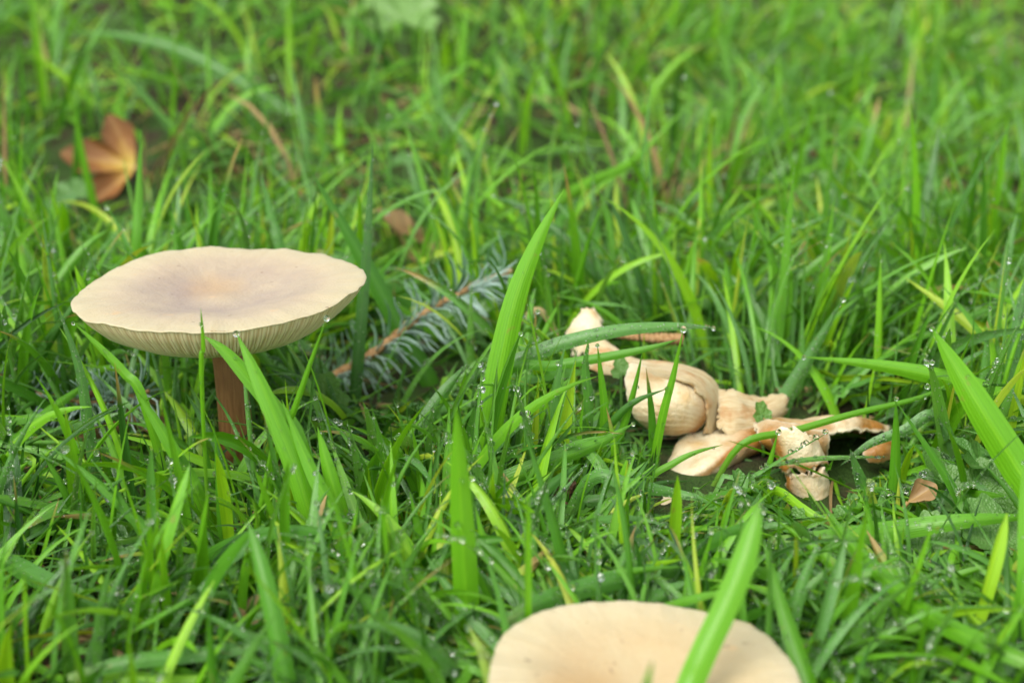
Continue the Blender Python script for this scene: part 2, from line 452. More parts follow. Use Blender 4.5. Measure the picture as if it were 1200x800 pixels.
# ------------------------------------------------------------------ the whole mushrooms
def make_mushroom(label, centre, R, under, topz, wav, cap_mat, stem_r, lean, seed, gill_n=130, square=2.0, sag=(0, 0), stretch=(1, 1)):
    """centre = middle of the rim plane; under = [(r, drop)] gill profile; topz(r) cap profile in cm."""
    bx, by = centre[0] + lean[0], centre[1] + lean[1]
    base = np.array([bx, by, float(gz(bx, by))])
    e = empty('mushroom', base)
    tag(e, label, 'mushroom', 'whole mushrooms with pale caps')
    NA, NR = 168, 46
    def rim(a):
        rr = 1 + wav * (.030 * math.sin(2 * a + seed) + .022 * math.sin(3 * a + 1.7 * seed) + .012 * math.sin(7 * a + seed) + .008 * math.sin(13 * a + 2 * seed) + .006 * fbm((math.cos(a) * 3, math.sin(a) * 3, seed), 3))
        zz = wav * (.10 * math.sin(2 * a + .8 + seed) + .09 * math.sin(3 * a + seed) + .05 * math.sin(5 * a + 2 * seed) + .02 * math.sin(11 * a))
        ex = math.copysign(abs(math.cos(a)), 1) ** square + abs(math.sin(a)) ** square
        rr *= ex ** (-1 / square)
        rr *= math.hypot(stretch[0] * math.cos(a), stretch[1] * math.sin(a))
        rr += .5 * .012 * fbm((math.cos(a) * 9, math.sin(a) * 9, seed), 1.7)
        zz += -sag[0] * max(0, -math.sin(a)) ** 2 - sag[1] * max(0, -math.cos(a)) ** 3
        zz += .035 * fbm((math.cos(a) * 6, math.sin(a) * 6, seed + 3), 1.2)
        return rr, zz
    V, A = [], []
    prof = [(i / NR, 'top') for i in range(1, NR + 1)]
    rings = []
    for t, _ in prof: rings.append((t, topz(t)))
    rings += [(1.003, topz(1) - .015), (1.0, topz(1) - .04), (.985, topz(1) - .06), (.955, topz(1) - .07)]
    V.append(centre + np.array([0, 0, topz(0)])); A.append((0, 0, 0, 0))
    for t, z in rings:
        for k in range(NA):
            a = 2 * math.pi * k / NA
            rr, zz = rim(a)
            w = min(1, t) ** 2.5
            r = R * t * (1 + (rr - 1) * w)
            p = centre + np.array([r * math.cos(a), r * math.sin(a), z + zz * w])
            p[2] += .05 * fbm(p, .8, 3, seed) * min(1, t * 2)
            V.append(p); A.append((math.cos(a), min(t, 1), math.sin(a), 0))
    F = [(0, 1 + k, 1 + (k + 1) % NA) for k in range(NA)]
    for i in range(len(rings) - 1):
        for k in range(NA):
            q = (k + 1) % NA
            F.append((1 + i * NA + k, 1 + (i + 1) * NA + k, 1 + (i + 1) * NA + q, 1 + i * NA + q))
    mesh_obj('cap', V, F, cap_mat, e, centre, {'cap': A})
    # gills: radial folds, every second one shorter
    ts = np.linspace(0, 1, 14)
    pr = catmull(np.array([(r, -d, 0) for r, d in under]), ts)
    V, A = [], []
    G = gill_n * 4
    for i, (r0, z0, _) in enumerate(pr):
        for k in range(G):
            a = 2 * math.pi * k / G + .006 * math.sin(r0 * 5 + k)
            rr, zz = rim(a)
            w = min(1, r0 / R) ** 2.5
            ph = k % 4
            ridge = (0, .55, 1, .55)[ph]
            short = ((k // 4) % 2 == 1) and r0 < R * .55
            dep = .055 * min(1, (R * 1.01 - r0) / .5 + .15)
            off = (ridge - .5) * dep * (0.2 if short else 1)
            r = r0 * (1 + (rr - 1) * w)
            V.append(centre + np.array([r * math.cos(a), r * math.sin(a), z0 + zz * w - off + topz(1) * w]))
            A.append((k / G, r0 / R, ridge if not short else .3, 0))
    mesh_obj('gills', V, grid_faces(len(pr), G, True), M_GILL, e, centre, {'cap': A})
    top = centre + np.array([0, 0, -under[-1][1] + .35])
    mid = (top * .5 + base * .5) + np.array([.06, 0, 0])
    pth = catmull(np.array([base - np.array([0, 0, .5]), mid, top]), np.linspace(0, 1, 24))
    def rad(t, th):
        return stem_r * (1.18 - .25 * t + .35 * max(0, t - .86) / .14 * .6) * (1 + .04 * math.sin(3 * th + seed + t * 2) + .03 * fbm((math.cos(th) * 2, math.sin(th) * 2, t * 1.2), 1.6, 3, seed))
    SV, SF = tube(pth, rad, 40)
    mesh_obj('stem', SV, SF, M_STEM, e, base)
    return e, base

C1 = PY(257, 328, 36.2)
def top1(t):
    return -.58 * math.exp(-(t / .60) ** 2.4) + .10 * math.exp(-(t / .16) ** 2) - .02 - .32 * max(0, t - .86) ** 1.5 * 4 * .3
make_mushroom('tall pale beige mushroom with funnel cap on brown stem beside blue-green spruce twig', C1, 3.72,
              [(3.69, .03), (3.55, .30), (3.35, .55), (3.0, .92), (2.4, 1.26), (1.7, 1.52), (1.0, 1.70), (.42, 1.95)],
              top1, .5, M_CAP1, .42, (.15, .0), 1.3, 210, 2.0, (.16, .30), (1.03, .96))
C2 = PY(757, 792, 22.9)
def top2(t):
    return -.62 * math.exp(-(t / .55) ** 2) - .5 * max(0, t - .75) ** 1.6
make_mushroom('low cream mushroom with wavy cap overhung by a leaning grass blade', C2, 2.98,
              [(2.95, .03), (2.78, .25), (2.5, .42), (2.0, .70), (1.4, .92), (.9, 1.05), (.40, 1.3)],
              top2, .45, M_CAP2, .36, (.1, .1), 2.6, 150, 2.75, (0, 0), (.985, .93))

# ------------------------------------------------------------------ the broken mushroom
def sheet(name, ctrl, thick, mat, label, nu=40, nv=56, jag=.05, rough=.06, seed=0.0, gills=0, ridges=0, fibre=False, amber=None, inner_default=0.0, edge_w=.05, group='torn pieces of a broken mushroom', cat='mushroom piece'):
    """A torn, curled piece of cap: closed shell round a lofted grid. Front side = outer skin, back = gill side."""
    G = loft(ctrl, nu, nv)
    dv = norm(np.gradient(G, axis=1)); du = norm(np.gradient(G, axis=0))
    N = norm(np.cross(du, dv))
    U, W = np.meshgrid(np.linspace(0, 1, nu), np.linspace(0, 1, nv), indexing='ij')
    eb = np.minimum(np.minimum(U, 1 - U), np.minimum(W, 1 - W) )
    for i in range(nu):
        for j in range(nv):
            p = G[i, j]
            w = max(0, 1 - eb[i, j] / .10)
            tri = (abs(((j * 9.0 / nv + seed) % 1) - .5) - .25)
            G[i, j] = p + N[i, j] * rough * (fbm(p, 1.5, 2, seed) + .15 * fbm(p, 6, 2, seed + 4)) + du[i, j] * w * jag * (fbm(p, 4.5, 3, seed + 9) + tri * 1.2) + dv[i, j] * w * jag * fbm(p, 4.5, 3, seed + 19)
    tk = thick * (.72 + .28 * np.clip(eb / .06, 0, 1))[..., None]
    fr = G + N * tk * .5; bk = G - N * tk * .5
    A1 = np.zeros((nu, nv, 4)); A2 = np.zeros((nu, nv, 4))
    ed = np.clip(1 - eb / edge_w, 0, 1)
    A1[..., 0] = inner_default; A1[..., 1] = ed; A2[..., 0] = 1; A2[..., 1] = ed * .7
    if gills:
        st = .5 + .5 * np.sin(W * math.pi * 2 * gills)
        st = st * np.clip((.42 - U) / .15, 0, 1)
        A2[..., 2] = st; A1[..., 2] = st
        if amber is not None: A1[..., 2] = np.maximum(st, np.clip(amber(U, W), 0, 1)); A2[..., 2] = A1[..., 2]
        A2[..., 0] = np.clip((.80 - U) / .2, 0, 1)
        if inner_default > .5: A1[..., 0] = np.clip((.66 - U) / .16, 0, 1)
        bk = bk - N * (.035 * st * np.clip(eb / .1, 0, 1))[..., None]
        if inner_default > .5: fr = fr + N * (.035 * st * np.clip(eb / .1, 0, 1))[..., None]
    if amber is not None and not gills: A1[..., 2] = np.clip(amber(U, W), 0, 1)
    if fibre:
        A1[..., 0] = W; A1[..., 1] = U * .9; A2[..., 0] = W; A2[..., 1] = U * .9 + .05
    if ridges:
        lay = np.sin(2 * math.pi * (U * ridges + .25 * np.sin(W * 5) + .15 * np.sin(W * 11 + U * 9)))
        fr = fr + N * (.005 * lay * np.clip(eb / .08, 0, 1) * np.clip((U - .35) / .3, 0, 1))[..., None]
        A1[..., 3] = np.clip(-lay, 0, 1) * np.clip((U - .3) / .4, 0, 1)
    V = np.concatenate([fr.reshape(-1, 3), bk.reshape(-1, 3)]); A = np.concatenate([A1.reshape(-1, 4), A2.reshape(-1, 4)])
    n = nu * nv; F = grid_faces(nu, nv); F2 = [(a + n, d + n, c + n, b_ + n) for a, b_, c, d in F]
    F = F + F2
    loop = [j for j in range(nv)] + [i * nv + nv - 1 for i in range(1, nu)] + [(nu - 1) * nv + j for j in range(nv - 2, -1, -1)] + [i * nv for i in range(nu - 2, 0, -1)]
    for a, b_ in zip(loop, loop[1:] + loop[:1]): F.append((b_, a, a + n, b_ + n))
    lo = V[np.argmin(V[:, 2])]
    o = mesh_obj(name, V, F, mat, None, lo, {'flesh': A})
    tag(o, label, cat, group)
    return o

def Y(*pts): return [PY(*p) for p in pts]

# upturned cap half: skin folding over on top, gill lump below
lump = [Y((738, 427, 38.0), (762, 431, 38.1), (790, 436, 38.2), (815, 445, 38.3), (834, 460, 38.4)),
        Y((733, 443, 37.5), (757, 446, 37.4), (787, 451, 37.4), (814, 459, 37.5), (832, 472, 37.9)),
        Y((735, 464, 37.2), (758, 468, 37.0), (786, 472, 36.9), (812, 477, 37.1), (829, 486, 37.7)),
        Y((744, 486, 37.1), (764, 490, 36.9), (787, 493, 36.9), (808, 493, 37.2), (822, 496, 37.7)),
        Y((760, 500, 37.4), (774, 506, 37.3), (789, 508, 37.4), (803, 505, 37.6), (813, 503, 37.9))]
lump_o = sheet('mushroom_fragment', lump, .22, M_FLESH, 'rolled cream cap half showing layered gill edges behind upright grass blades', 110, 50, .03, .025, 1.0, ridges=13, amber=lambda U, W: np.clip((W - .72) / .2, 0, 1) * .8 + .5 * np.clip((U - .8) / .2, 0, 1))
skin = [Y((688, 396, 40.6), (705, 398, 40.4), (722, 408, 40.2), (742, 420, 39.6), (770, 424, 39.4), (800, 428, 39.3), (826, 437, 39.2), (842, 455, 38.8), (846, 480, 38.4), (838, 506, 38.0)),
        Y((684, 412, 39.8), (704, 420, 39.2), (724, 426, 38.6), (745, 431, 38.1), (772, 432, 37.9), (800, 437, 37.7), (822, 448, 37.6), (833, 464, 37.6), (836, 484, 37.6), (831, 508, 37.6)),
        Y((690, 432, 39.2), (708, 438, 38.6), (726, 440, 38.1), (747, 439, 37.7), (774, 441, 37.5), (800, 446, 37.3), (816, 456, 37.3), (826, 470, 37.3), (829, 488, 37.4), (824, 507, 37.5))]
sheet('mushroom_fragment', skin, .11, M_FIBRE, 'long pale strip of cap skin folding over the rolled cap half', 22, 90, .07, .045, 2.0, edge_w=.1, fibre=True)
sheet('mushroom_fragment', [Y((670, 378, 41.1), (679, 366, 41.3), (688, 360, 41.4), (701, 368, 41.3)),
                            Y((664, 394, 40.8), (678, 386, 40.7), (694, 384, 40.7), (707, 390, 40.8)),
                            Y((670, 416, 40.4), (684, 414, 40.3), (696, 414, 40.3), (706, 416, 40.4))],
      .10, M_FLESH, 'small white mushroom flake poking up behind a dewy arching blade', 30, 30, .22, .06, 3.0)
# torn stem lying to the right
sheet('mushroom_stem_piece', [Y((838, 457, 38.5), (862, 460, 38.8), (890, 467, 39.2), (912, 462, 39.6), (927, 451, 40.0)),
                              Y((840, 474, 37.9), (862, 474, 38.0), (888, 478, 38.5), (909, 474, 39.0), (924, 466, 39.5)),
                              Y((842, 492, 37.5), (862, 492, 37.5), (886, 490, 38.0), (906, 485, 38.6), (921, 479, 39.2)),
                              Y((848, 510, 37.3), (862, 514, 37.2), (880, 512, 37.4), (900, 496, 38.4), (918, 488, 39.2))],
      .16, M_FIBRE, 'torn fibrous cream stem piece lying sideways beside the rolled cap half', 50, 60, .18, .05, 11.0, fibre=True)
# crumpled cap sheet, front left
shB = [Y((789, 534, 37.3), (800, 514, 37.6), (826, 507, 37.8), (852, 502, 37.9), (874, 496, 37.9), (893, 499, 37.8)),
       Y((783, 545, 36.4), (800, 534, 36.5), (827, 527, 36.6), (852, 519, 36.8), (874, 509, 37.1), (894, 508, 37.3)),
       Y((779, 560, 35.8), (800, 556, 35.6), (826, 546, 35.6), (852, 533, 36.0), (874, 521, 36.5), (893, 516, 36.9)),
       Y((781, 574, 35.6), (800, 572, 35.5), (824, 563, 35.6), (848, 549, 36.0), (872, 534, 36.5), (892, 524, 36.9)),
       Y((786, 581, 35.9), (800, 580, 36.0), (822, 571, 36.2), (846, 557, 36.6), (870, 541, 37.0), (890, 530, 37.3))]
sheet('mushroom_fragment', shB, .12, M_FLESH, 'crumpled cream cap sheet with jagged torn edge above small green leaves', 60, 80, .20, .07, 4.0, amber=lambda U, W: np.clip((W - .5) / .4, 0, 1) * .9 + .8 * np.exp(-((U - .55 - .1 * np.sin(W * 6)) / .06) ** 2) * (W > .15))
# tent-like overturned cap on the right: pale ridge, brown hollow
shC = [Y((884, 505, 36.6), (905, 500, 36.4), (935, 507, 36.0), (962, 509, 36.0), (990, 506, 36.3), (1016, 505, 36.8), (1042, 508, 37.3)),
       Y((884, 496, 36.9), (908, 492, 36.9), (940, 494, 36.7), (966, 490, 36.8), (992, 489, 37.0), (1016, 493, 37.3), (1042, 500, 37.6)),
       Y((886, 502, 37.6), (910, 497, 38.0), (940, 498, 38.2), (966, 496, 38.4), (992, 496, 38.4), (1018, 500, 38.4), (1046, 508, 38.2)),
       Y((890, 526, 37.8), (910, 525, 38.6), (940, 525, 39.1), (966, 525, 39.3), (992, 525, 39.2), (1020, 524, 38.9), (1048, 522, 38.4)),
       Y((896, 556, 37.4), (914, 560, 38.0), (940, 562, 38.4), (966, 562, 38.5), (992, 560, 38.4), (1020, 552, 38.2), (1046, 538, 38.0)),
       Y((905, 590, 36.0), (918, 592, 36.2), (940, 594, 36.4), (966, 594, 36.4), (990, 588, 36.6), (1016, 574, 36.9), (1040, 552, 37.2))]
sheet('mushroom_fragment', shC[::-1], .11, M_FLESH, 'tent-shaped overturned cap with pale rim and dark brown gill hollow', 60, 70, .10, .05, 5.0, gills=26, inner_default=1.0, edge_w=.05, amber=lambda U, W: (U > .6) * (.25 + .75 * np.clip(np.sin(W * 7 + 1) * .5 + np.sin(W * 17) * .3 + (U - .75) * 2, 0, 1)))
sheet('mushroom_fragment', [Y((886, 498, 36.6), (902, 492, 36.5), (925, 496, 36.1), (952, 504, 35.9), (972, 507, 36.0)),
                            Y((888, 507, 36.1), (904, 506, 35.8), (928, 509, 35.5), (954, 516, 35.4), (972, 518, 35.7)),
                            Y((892, 516, 35.9), (906, 521, 35.6), (930, 524, 35.4), (955, 530, 35.4), (968, 536, 35.8)),
                            Y((898, 524, 36.1), (910, 530, 36.0), (932, 536, 35.9), (950, 544, 36.0), (962, 550, 36.2))],
      .09, M_FLESH, 'orange-brown folded cap flap over the broken stem', 30, 40, .08, .05, 6.5, amber=lambda U, W: .45 + .6 * U)
# broken stem stump standing in front of the hollow, snapped in two
sheet('mushroom_stem_piece', [Y((905, 510, 35.5), (912, 505, 35.25), (924, 503, 35.0), (940, 507, 35.0), (950, 513, 35.2), (958, 520, 35.5)),
                              Y((911, 527, 35.4), (917, 524, 35.05), (930, 522, 34.85), (945, 525, 34.85), (956, 529, 35.1), (963, 534, 35.4)),
                              Y((917, 549, 35.3), (923, 552, 34.95), (936, 548, 34.8), (950, 551, 34.75), (962, 545, 35.0), (968, 547, 35.3))],
      .22, M_FLESH, 'upper half of the snapped cream stem under the tent-shaped cap', 40, 46, .20, .04, 12.0, amber=lambda U, W: np.clip((.30 - W) / .12, 0, 1) + .8 * np.clip((U - .82) / .1, 0, 1))
sheet('mushroom_stem_piece', [Y((922, 553, 35.1), (929, 557, 34.9), (940, 554, 34.7), (952, 556, 34.65), (962, 551, 34.8), (967, 553, 35.1)),
                              Y((926, 574, 35.0), (932, 576, 34.7), (943, 575, 34.5), (955, 573, 34.5), (964, 571, 34.7), (969, 571, 35.0)),
                              Y((942, 594, 34.7), (948, 598, 34.45), (957, 602, 34.3), (966, 604, 34.3), (973, 604, 34.45), (978, 601, 34.7))],
      .22, M_FLESH, 'lower half of the snapped cream stem reaching the ground', 40, 46, .20, .04, 13.0, amber=lambda U, W: .9 * np.clip((.35 - W) / .2, 0, 1) + .5 * np.clip((.12 - U) / .1, 0, 1))
sheet('mushroom_fragment', [Y((764, 588, 34.3), (776, 580, 34.5), (792, 578, 34.6), (808, 583, 34.5)),
                            Y((766, 598, 34.0), (778, 594, 34.0), (792, 592, 34.1), (806, 594, 34.2)),
                            Y((770, 607, 33.9), (780, 606, 33.9), (792, 604, 34.0), (803, 603, 34.1))],
      .15, M_FLESH, 'small cream scrap of cap below the crumpled sheet', 20, 24, .06, .04, 7.0)
sheet('mushroom_fragment', [Y((1014, 522, 36.6), (1026, 514, 36.7), (1038, 515, 36.8), (1048, 522, 36.9)),
                            Y((1012, 532, 36.3), (1026, 528, 36.3), (1038, 528, 36.4), (1047, 531, 36.6)),
                            Y((1018, 541, 36.3), (1028, 541, 36.3), (1038, 539, 36.4), (1045, 538, 36.5))],
      .16, M_FLESH, 'small orange-yellow cap scrap at the end of the brown hollow', 20, 24, .06, .03, 8.0, amber=lambda U, W: .8 + 0 * U)

# ------------------------------------------------------------------ grass blades
def ribbon(P, side, w, fold, nrm):
    """P (K,3), side (K,3), w (K,), five points across."""
    us = np.array([0, .25, .5, .75, 1.0])
    V = []
    for u in us:
        x = (u - .5)
        V.append(P + side * (w * x)[:, None] + nrm * (fold * w * (abs(x) * 2 - .5))[:, None])
    return np.stack(V, 1), us

def taper(s, blunt=0.0):
    base = .62 + .38 * np.clip(s / .25, 0, 1)
    tip = np.clip(1 - np.clip((s - .35) / .65, 0, 1) ** (2.2 + 2 * blunt), .02, 1)
    return base * tip

HERO_CENTRES = []   # for droplets: (P, nrm, w, dew)
def hero(pts, wpx, hue, label, Y0=None, Y1=None, h0=None, h1=None, dew=0.0, tilt=.3, fold=.25, brown=0.0, blunt=0.0, mat=None, root=True, name='grass_blade', cat='grass blade', group='large grass blades near the mushrooms', K=22, tipw=None):
    n = len(pts); pp = []
    for i, q in enumerate(pts):
        t = i / (n - 1)
        if Y0 is not None: pp.append(PY(q[0], q[1], Y0 + (Y1 - Y0) * t))
        else: pp.append(PH(q[0], q[1], h0 + (h1 - h0) * t))
    pp = np.array(pp)
    zg = float(gz(pp[0][0], pp[0][1]))
    if root and pp[0][2] > zg - .1:
        d = norm(pp[0] - pp[1]); z = pp[0][2] - zg
        lat = d * min(z * .6, 1.2)
        foot = pp[0] + np.array([lat[0], lat[1] * .6, 0]); foot[2] = float(gz(foot[0], foot[1])) - .15
        pp = np.vstack([foot, pp])
    P = catmull(pp, np.linspace(0, 1, K))
    P[:, 2] = np.maximum(P[:, 2], gz(P[:, 0], P[:, 1]) - .2)
    T = norm(np.gradient(P, axis=0))
    view = norm(P - CAM)
    side = norm(np.cross(T, view))
    tl = tilt * np.sin(np.linspace(0, 1, K) * 2.2 + random.random() * 6)
    side = norm(side * np.cos(tl)[:, None] + np.cross(T, side) * np.sin(tl)[:, None])
    N = norm(np.cross(side, T))
    s = np.linspace(0, 1, K)
    dist = np.linalg.norm(P - CAM, axis=1).mean()
    w = .88 * wpx / FPX * dist * taper(s, blunt)
    G, us = ribbon(P, side, w, fold, N)
    V = G.reshape(-1, 3)
    A = np.zeros((K, 5, 4)); A[..., 0] = hue if mat or hue > .7 else hue * .80; A[..., 1] = s[:, None]; A[..., 2] = dew; A[..., 3] = brown
    B = np.zeros((K, 5, 4)); B[..., 0] = us[None]; B[..., 1] = random.random(); B[..., 2] = .08 * n; B[..., 3] = 1
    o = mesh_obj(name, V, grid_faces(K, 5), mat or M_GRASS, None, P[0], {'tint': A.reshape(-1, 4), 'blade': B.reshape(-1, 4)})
    tag(o, label, cat, group)
    HERO_CENTRES.append((P, N, w, dew, side))
    return o

# --- blades standing round the whole mushroom
hero([(563, 575), (572, 510), (586, 430), (604, 350), (630, 282), (661, 222)], 36, .66, 'tall broad bright green blade leaning right past the spruce twig tip', Y0=35, Y1=36.5, tilt=.15)
hero([(552, 830), (548, 740), (543, 640), (538, 550), (534, 474)], 34, .62, 'broad upright bright blade rising straight beside the low cream mushroom', Y0=26.2, Y1=26.5, tilt=.1)
hero([(410, 520), (417, 450), (424, 360), (431, 270), (437, 165)], 17, .10, 'dark blue-green upright blade touching the right edge of the tall mushroom cap', Y0=40, Y1=42, dew=.35, tilt=.3)
hero([(505, 450), (478, 400), (440, 330), (405, 268), (364, 200)], 26, .26, 'dark green blade slanting up left behind the tall mushroom cap', Y0=42.5, Y1=44, tilt=.2)
hero([(402, 760), (378, 660), (350, 560), (318, 480), (296, 430), (277, 390)], 27, .63, 'broad bright blade curving up in front of the brown stem', Y0=29.5, Y1=31.5, tilt=.2)
hero([(352, 520), (322, 478), (290, 440), (262, 410), (238, 393)], 24, .6, 'bright pointed blade tip crossing just under the cap rim', Y0=31.2, Y1=31.8, tilt=.25)
hero([(236, 440), (238, 410), (237, 385), (235, 360)], 6, .7, 'tiny thin blade tip standing before the cap rim with a droplet', Y0=31.2, Y1=31.2)
hero([(322, 540), (345, 480), (364, 425), (383, 372)], 9, .6, 'thin straight yellow-green blade leaning right before the cap', Y0=31.0, Y1=31.2)
hero([(112, 560), (103, 500), (92, 430), (66, 355)], 16, .2, 'bluish dewy blade standing left of the tall mushroom', Y0=33, Y1=33.5, dew=.6)
hero([(168, 470), (146, 438), (118, 408), (86, 378)], 13, .62, 'short bright leaf tip pointing left under the cap', Y0=33, Y1=33.5)
hero([(232, 580), (208, 535), (182, 492), (156, 452)], 19, .6, 'bright pointed blade left of the brown stem', Y0=31.5, Y1=32)
hero([(262, 705), (215, 662), (160, 610), (110, 562), (58, 522)], 17, .42, 'long diagonal blade sloping over the damp moss left of the brown stem', Y0=29, Y1=30.5, tilt=.4)
hero([(298, 640), (307, 590), (314, 550), (322, 500)], 9, .66, 'slender yellow-green blade standing right of the brown stem', Y0=30.5, Y1=31)
hero([(420, 700), (404, 620), (385, 550), (372, 500)], 22, .64, 'bright upright blade right of the curved pair before the stem', Y0=30, Y1=31.0)
hero([(440, 790), (418, 700), (398, 620), (362, 545), (330, 468)], 25, .6, 'long bright blade arching left behind the droplet-tipped thin blade', Y0=28.5, Y1=31)
hero([(160, 300), (162, 240), (166, 150)], 13, .5, 'straight upright blade behind the left side of the tall mushroom', Y0=45, Y1=46)
hero([(112, 250), (98, 190), (84, 110)], 11, .55, 'thin bright blade in front of the orange dead leaf', Y0=58, Y1=58)
hero([(88, 260), (90, 190), (94, 95)], 10, .35, 'upright dark blade crossing the orange dead leaf', Y0=62, Y1=62)
hero([(250, 310), (248, 260), (246, 190)], 12, .55, 'upright bright blade behind the back rim of the tall cap', Y0=47, Y1=48)
hero([(330, 300), (318, 255), (305, 200)], 14, .35, 'dark dewy blade behind the back rim of the tall cap', Y0=46, Y1=47, dew=.5)
# --- right of the spruce twig and over the broken mushroom
hero([(585, 445), (625, 415), (680, 396), (740, 385), (800, 382), (836, 384)], 20, .3, 'dew-frosted arching blade reaching right above the white flake', Y0=36.5, Y1=36.9, dew=.9, tilt=.2)
hero([(590, 440), (650, 428), (710, 418), (760, 408), (797, 397)], 14, .45, 'pointed blade under the frosted arching blade with droplet at its tip', Y0=36.2, Y1=36.4, tilt=.3)
hero([(688, 530), (690, 470), (686, 430), (690, 396)], 14, .35, 'upright dewy blade left of the rolled cap half', Y0=35.2, Y1=35.4, dew=.4)
hero([(706, 525), (708, 480), (704, 440), (700, 404)], 12, .5, 'upright clean blade left of the rolled cap half', Y0=35.0, Y1=35.2)
hero([(768, 530), (778, 480), (789, 440), (801, 385)], 12, .58, 'slender upright blade crossing the rolled cap half', Y0=34.9, Y1=35.1)
hero([(716, 540), (734, 490), (745, 450), (753, 412)], 10, .5, 'thin blade leaning right before the rolled cap half', Y0=35.0, Y1=35.2)
hero([(765, 520), (763, 480), (757, 430)], 11, .3, 'short dark blade before the rolled cap half', Y0=35.3, Y1=35.3, brown=.3)
hero([(700, 520), (720, 492), (745, 470), (782, 455)], 12, .2, 'dark blade slanting right before the rolled cap half', Y0=34.9, Y1=35.0)
hero([(450, 655), (500, 612), (560, 580), (640, 543), (700, 520), (742, 496)], 32, .55, 'long broad pale blade leaning right toward the broken mushroom', Y0=31, Y1=33.5, dew=.2, tilt=.3)
hero([(420, 748), (480, 694), (545, 655), (610, 615), (655, 580), (690, 540)], 11, .25, 'thin stalk beaded with dew rising to the right', Y0=28, Y1=31, dew=1.0, fold=.6)
hero([(592, 728), (640, 702), (720, 680), (800, 664), (870, 652), (960, 650)], 25, .36, 'long dewy blade arching low behind the low cream mushroom', h0=1.9, h1=1.2, dew=.45, root=False)
hero([(900, 636), (980, 630), (1060, 619), (1140, 609), (1230, 604)], 27, .6, 'broad lying yellow-green blade before the hollow cap', h0=1.3, h1=1.3, dew=.25, root=False, tilt=.2)
hero([(692, 561), (740, 568), (795, 578), (850, 591)], 19, .38, 'dewy flat blade pointing right at the small cream scrap', h0=1.6, h1=1.7, dew=.6, root=True)
hero([(760, 562), (790, 542), (815, 530), (847, 521)], 9, .6, 'short thin blade over the crumpled cap sheet with droplet tip', Y0=34.0, Y1=34.2)
hero([(800, 830), (822, 770), (850, 710), (872, 655), (890, 590)], 34, .58, 'broad blade with cut tip leaning across the low cream mushroom', Y0=22.0, Y1=24.5, blunt=3.0, tilt=.1)
hero([(962, 850), (940, 780), (915, 705), (894, 630)], 26, .5, 'broad green blade close along the right edge of the low cream mushroom', Y0=23.5, Y1=26.0)
hero([(755, 830), (758, 800), (765, 773)], 12, .55, 'short blade tip poking up in front of the low cream mushroom', Y0=19.2, Y1=19.3)
hero([(1215, 590), (1190, 545), (1150, 480), (1120, 430), (1092, 384)], 42, .66, 'very broad bright blade leaning left above the buttercup leaves', Y0=30, Y1=31.5, tilt=.15)
hero([(1230, 492), (1160, 460), (1100, 442), (1030, 428), (942, 418)], 26, .62, 'broad bright blade lying left toward the torn stem piece', Y0=36, Y1=37, tilt=.15)
hero([(1046, 650), (1048, 590), (1050, 530), (1050, 466)], 16, .45, 'upright blade in front of the hollow cap end', Y0=33, Y1=33.2)
hero([(1035, 640), (1020, 590), (1008, 560), (996, 526)], 19, .22, 'bluish dewy blade leaning left before the brown hollow', Y0=33.5, Y1=33.8, dew=.5)
hero([(912, 500), (920, 470), (948, 420), (988, 350)], 25, .22, 'broad blue-green dewy blade rising behind the torn stem piece', Y0=39.2, Y1=40, dew=.55)
hero([(845, 660), (868, 620), (895, 565), (912, 505)], 13, .55, 'narrow blade rising to the hollow cap from below', Y0=33.2, Y1=33.8)
hero([(905, 575), (940, 595), (985, 625), (1030, 655)], 12, .72, 'yellow-tinged narrow blade before the snapped stem', h0=1.2, h1=.9)
hero([(870, 520), (930, 505), (1000, 485), (1080, 465), (1130, 440)], 10, .55, 'thin green blade crossing above the tent-shaped cap', Y0=35.0, Y1=36.0)
hero([(1100, 490), (1060, 505), (1020, 520), (985, 545)], 16, .3, 'dew-beaded blade crossing the end of the brown hollow', Y0=34.9, Y1=34.8, dew=.9)
hero([(900, 545), (960, 537), (1040, 535)], 7, .5, 'very thin dewy blade stretched before the snapped stem', Y0=34, Y1=34, dew=.7, root=False)
hero([(1240, 790), (1150, 752), (1080, 715), (1000, 640), (960, 585)], 24, .56, 'long bright blade running down right past the buttercup leaves', h0=2.0, h1=1.6, root=False)
hero([(1060, 830), (1010, 775), (965, 720), (925, 660)], 21, .2, 'bluish dewy blade right of the low cream mushroom', Y0=25, Y1=28, dew=.6)
hero([(1180, 720), (1150, 640), (1110, 560), (1050, 470)], 14, .4, 'slender blade behind the very broad bright blade', Y0=31, Y1=33)
hero([(1205, 440), (1160, 400), (1110, 360), (1060, 325)], 16, .92, 'pale yellowish fading blade right of the torn stem piece', Y0=39, Y1=42)
hero([(-10, 810), (30, 735), (65, 680), (108, 622)], 13, .15, 'dew-coated greyish stalk leaning right over the moss', Y0=26, Y1=28, dew=1.0, fold=.6)
hero([(80, 795), (150, 775), (240, 765), (330, 750), (420, 735)], 20, .4, 'dewy blade lying flat along the moss left of the bright upright blades', h0=1.2, h1=1.5, dew=.5, root=False)
hero([(-20, 640), (40, 675), (100, 705), (150, 745)], 26, .28, 'broad dark blade lying flat by the dew-coated stalk', h0=1.0, h1=.8, dew=.3, root=False)
hero([(515, 830), (508, 740), (498, 660), (480, 575)], 22, .5, 'green blade behind the broad upright bright blade', Y0=28, Y1=29.5)
hero([(470, 550), (492, 505), (520, 460), (548, 425)], 25, .3, 'broad dewy blade leaning right below the spruce twig', Y0=36, Y1=37.5, dew=.6)
hero([(455, 600), (448, 660), (452, 720)][::-1], 16, .5, 'mid green blade between the low mushroom and the curved pair', Y0=30, Y1=31)
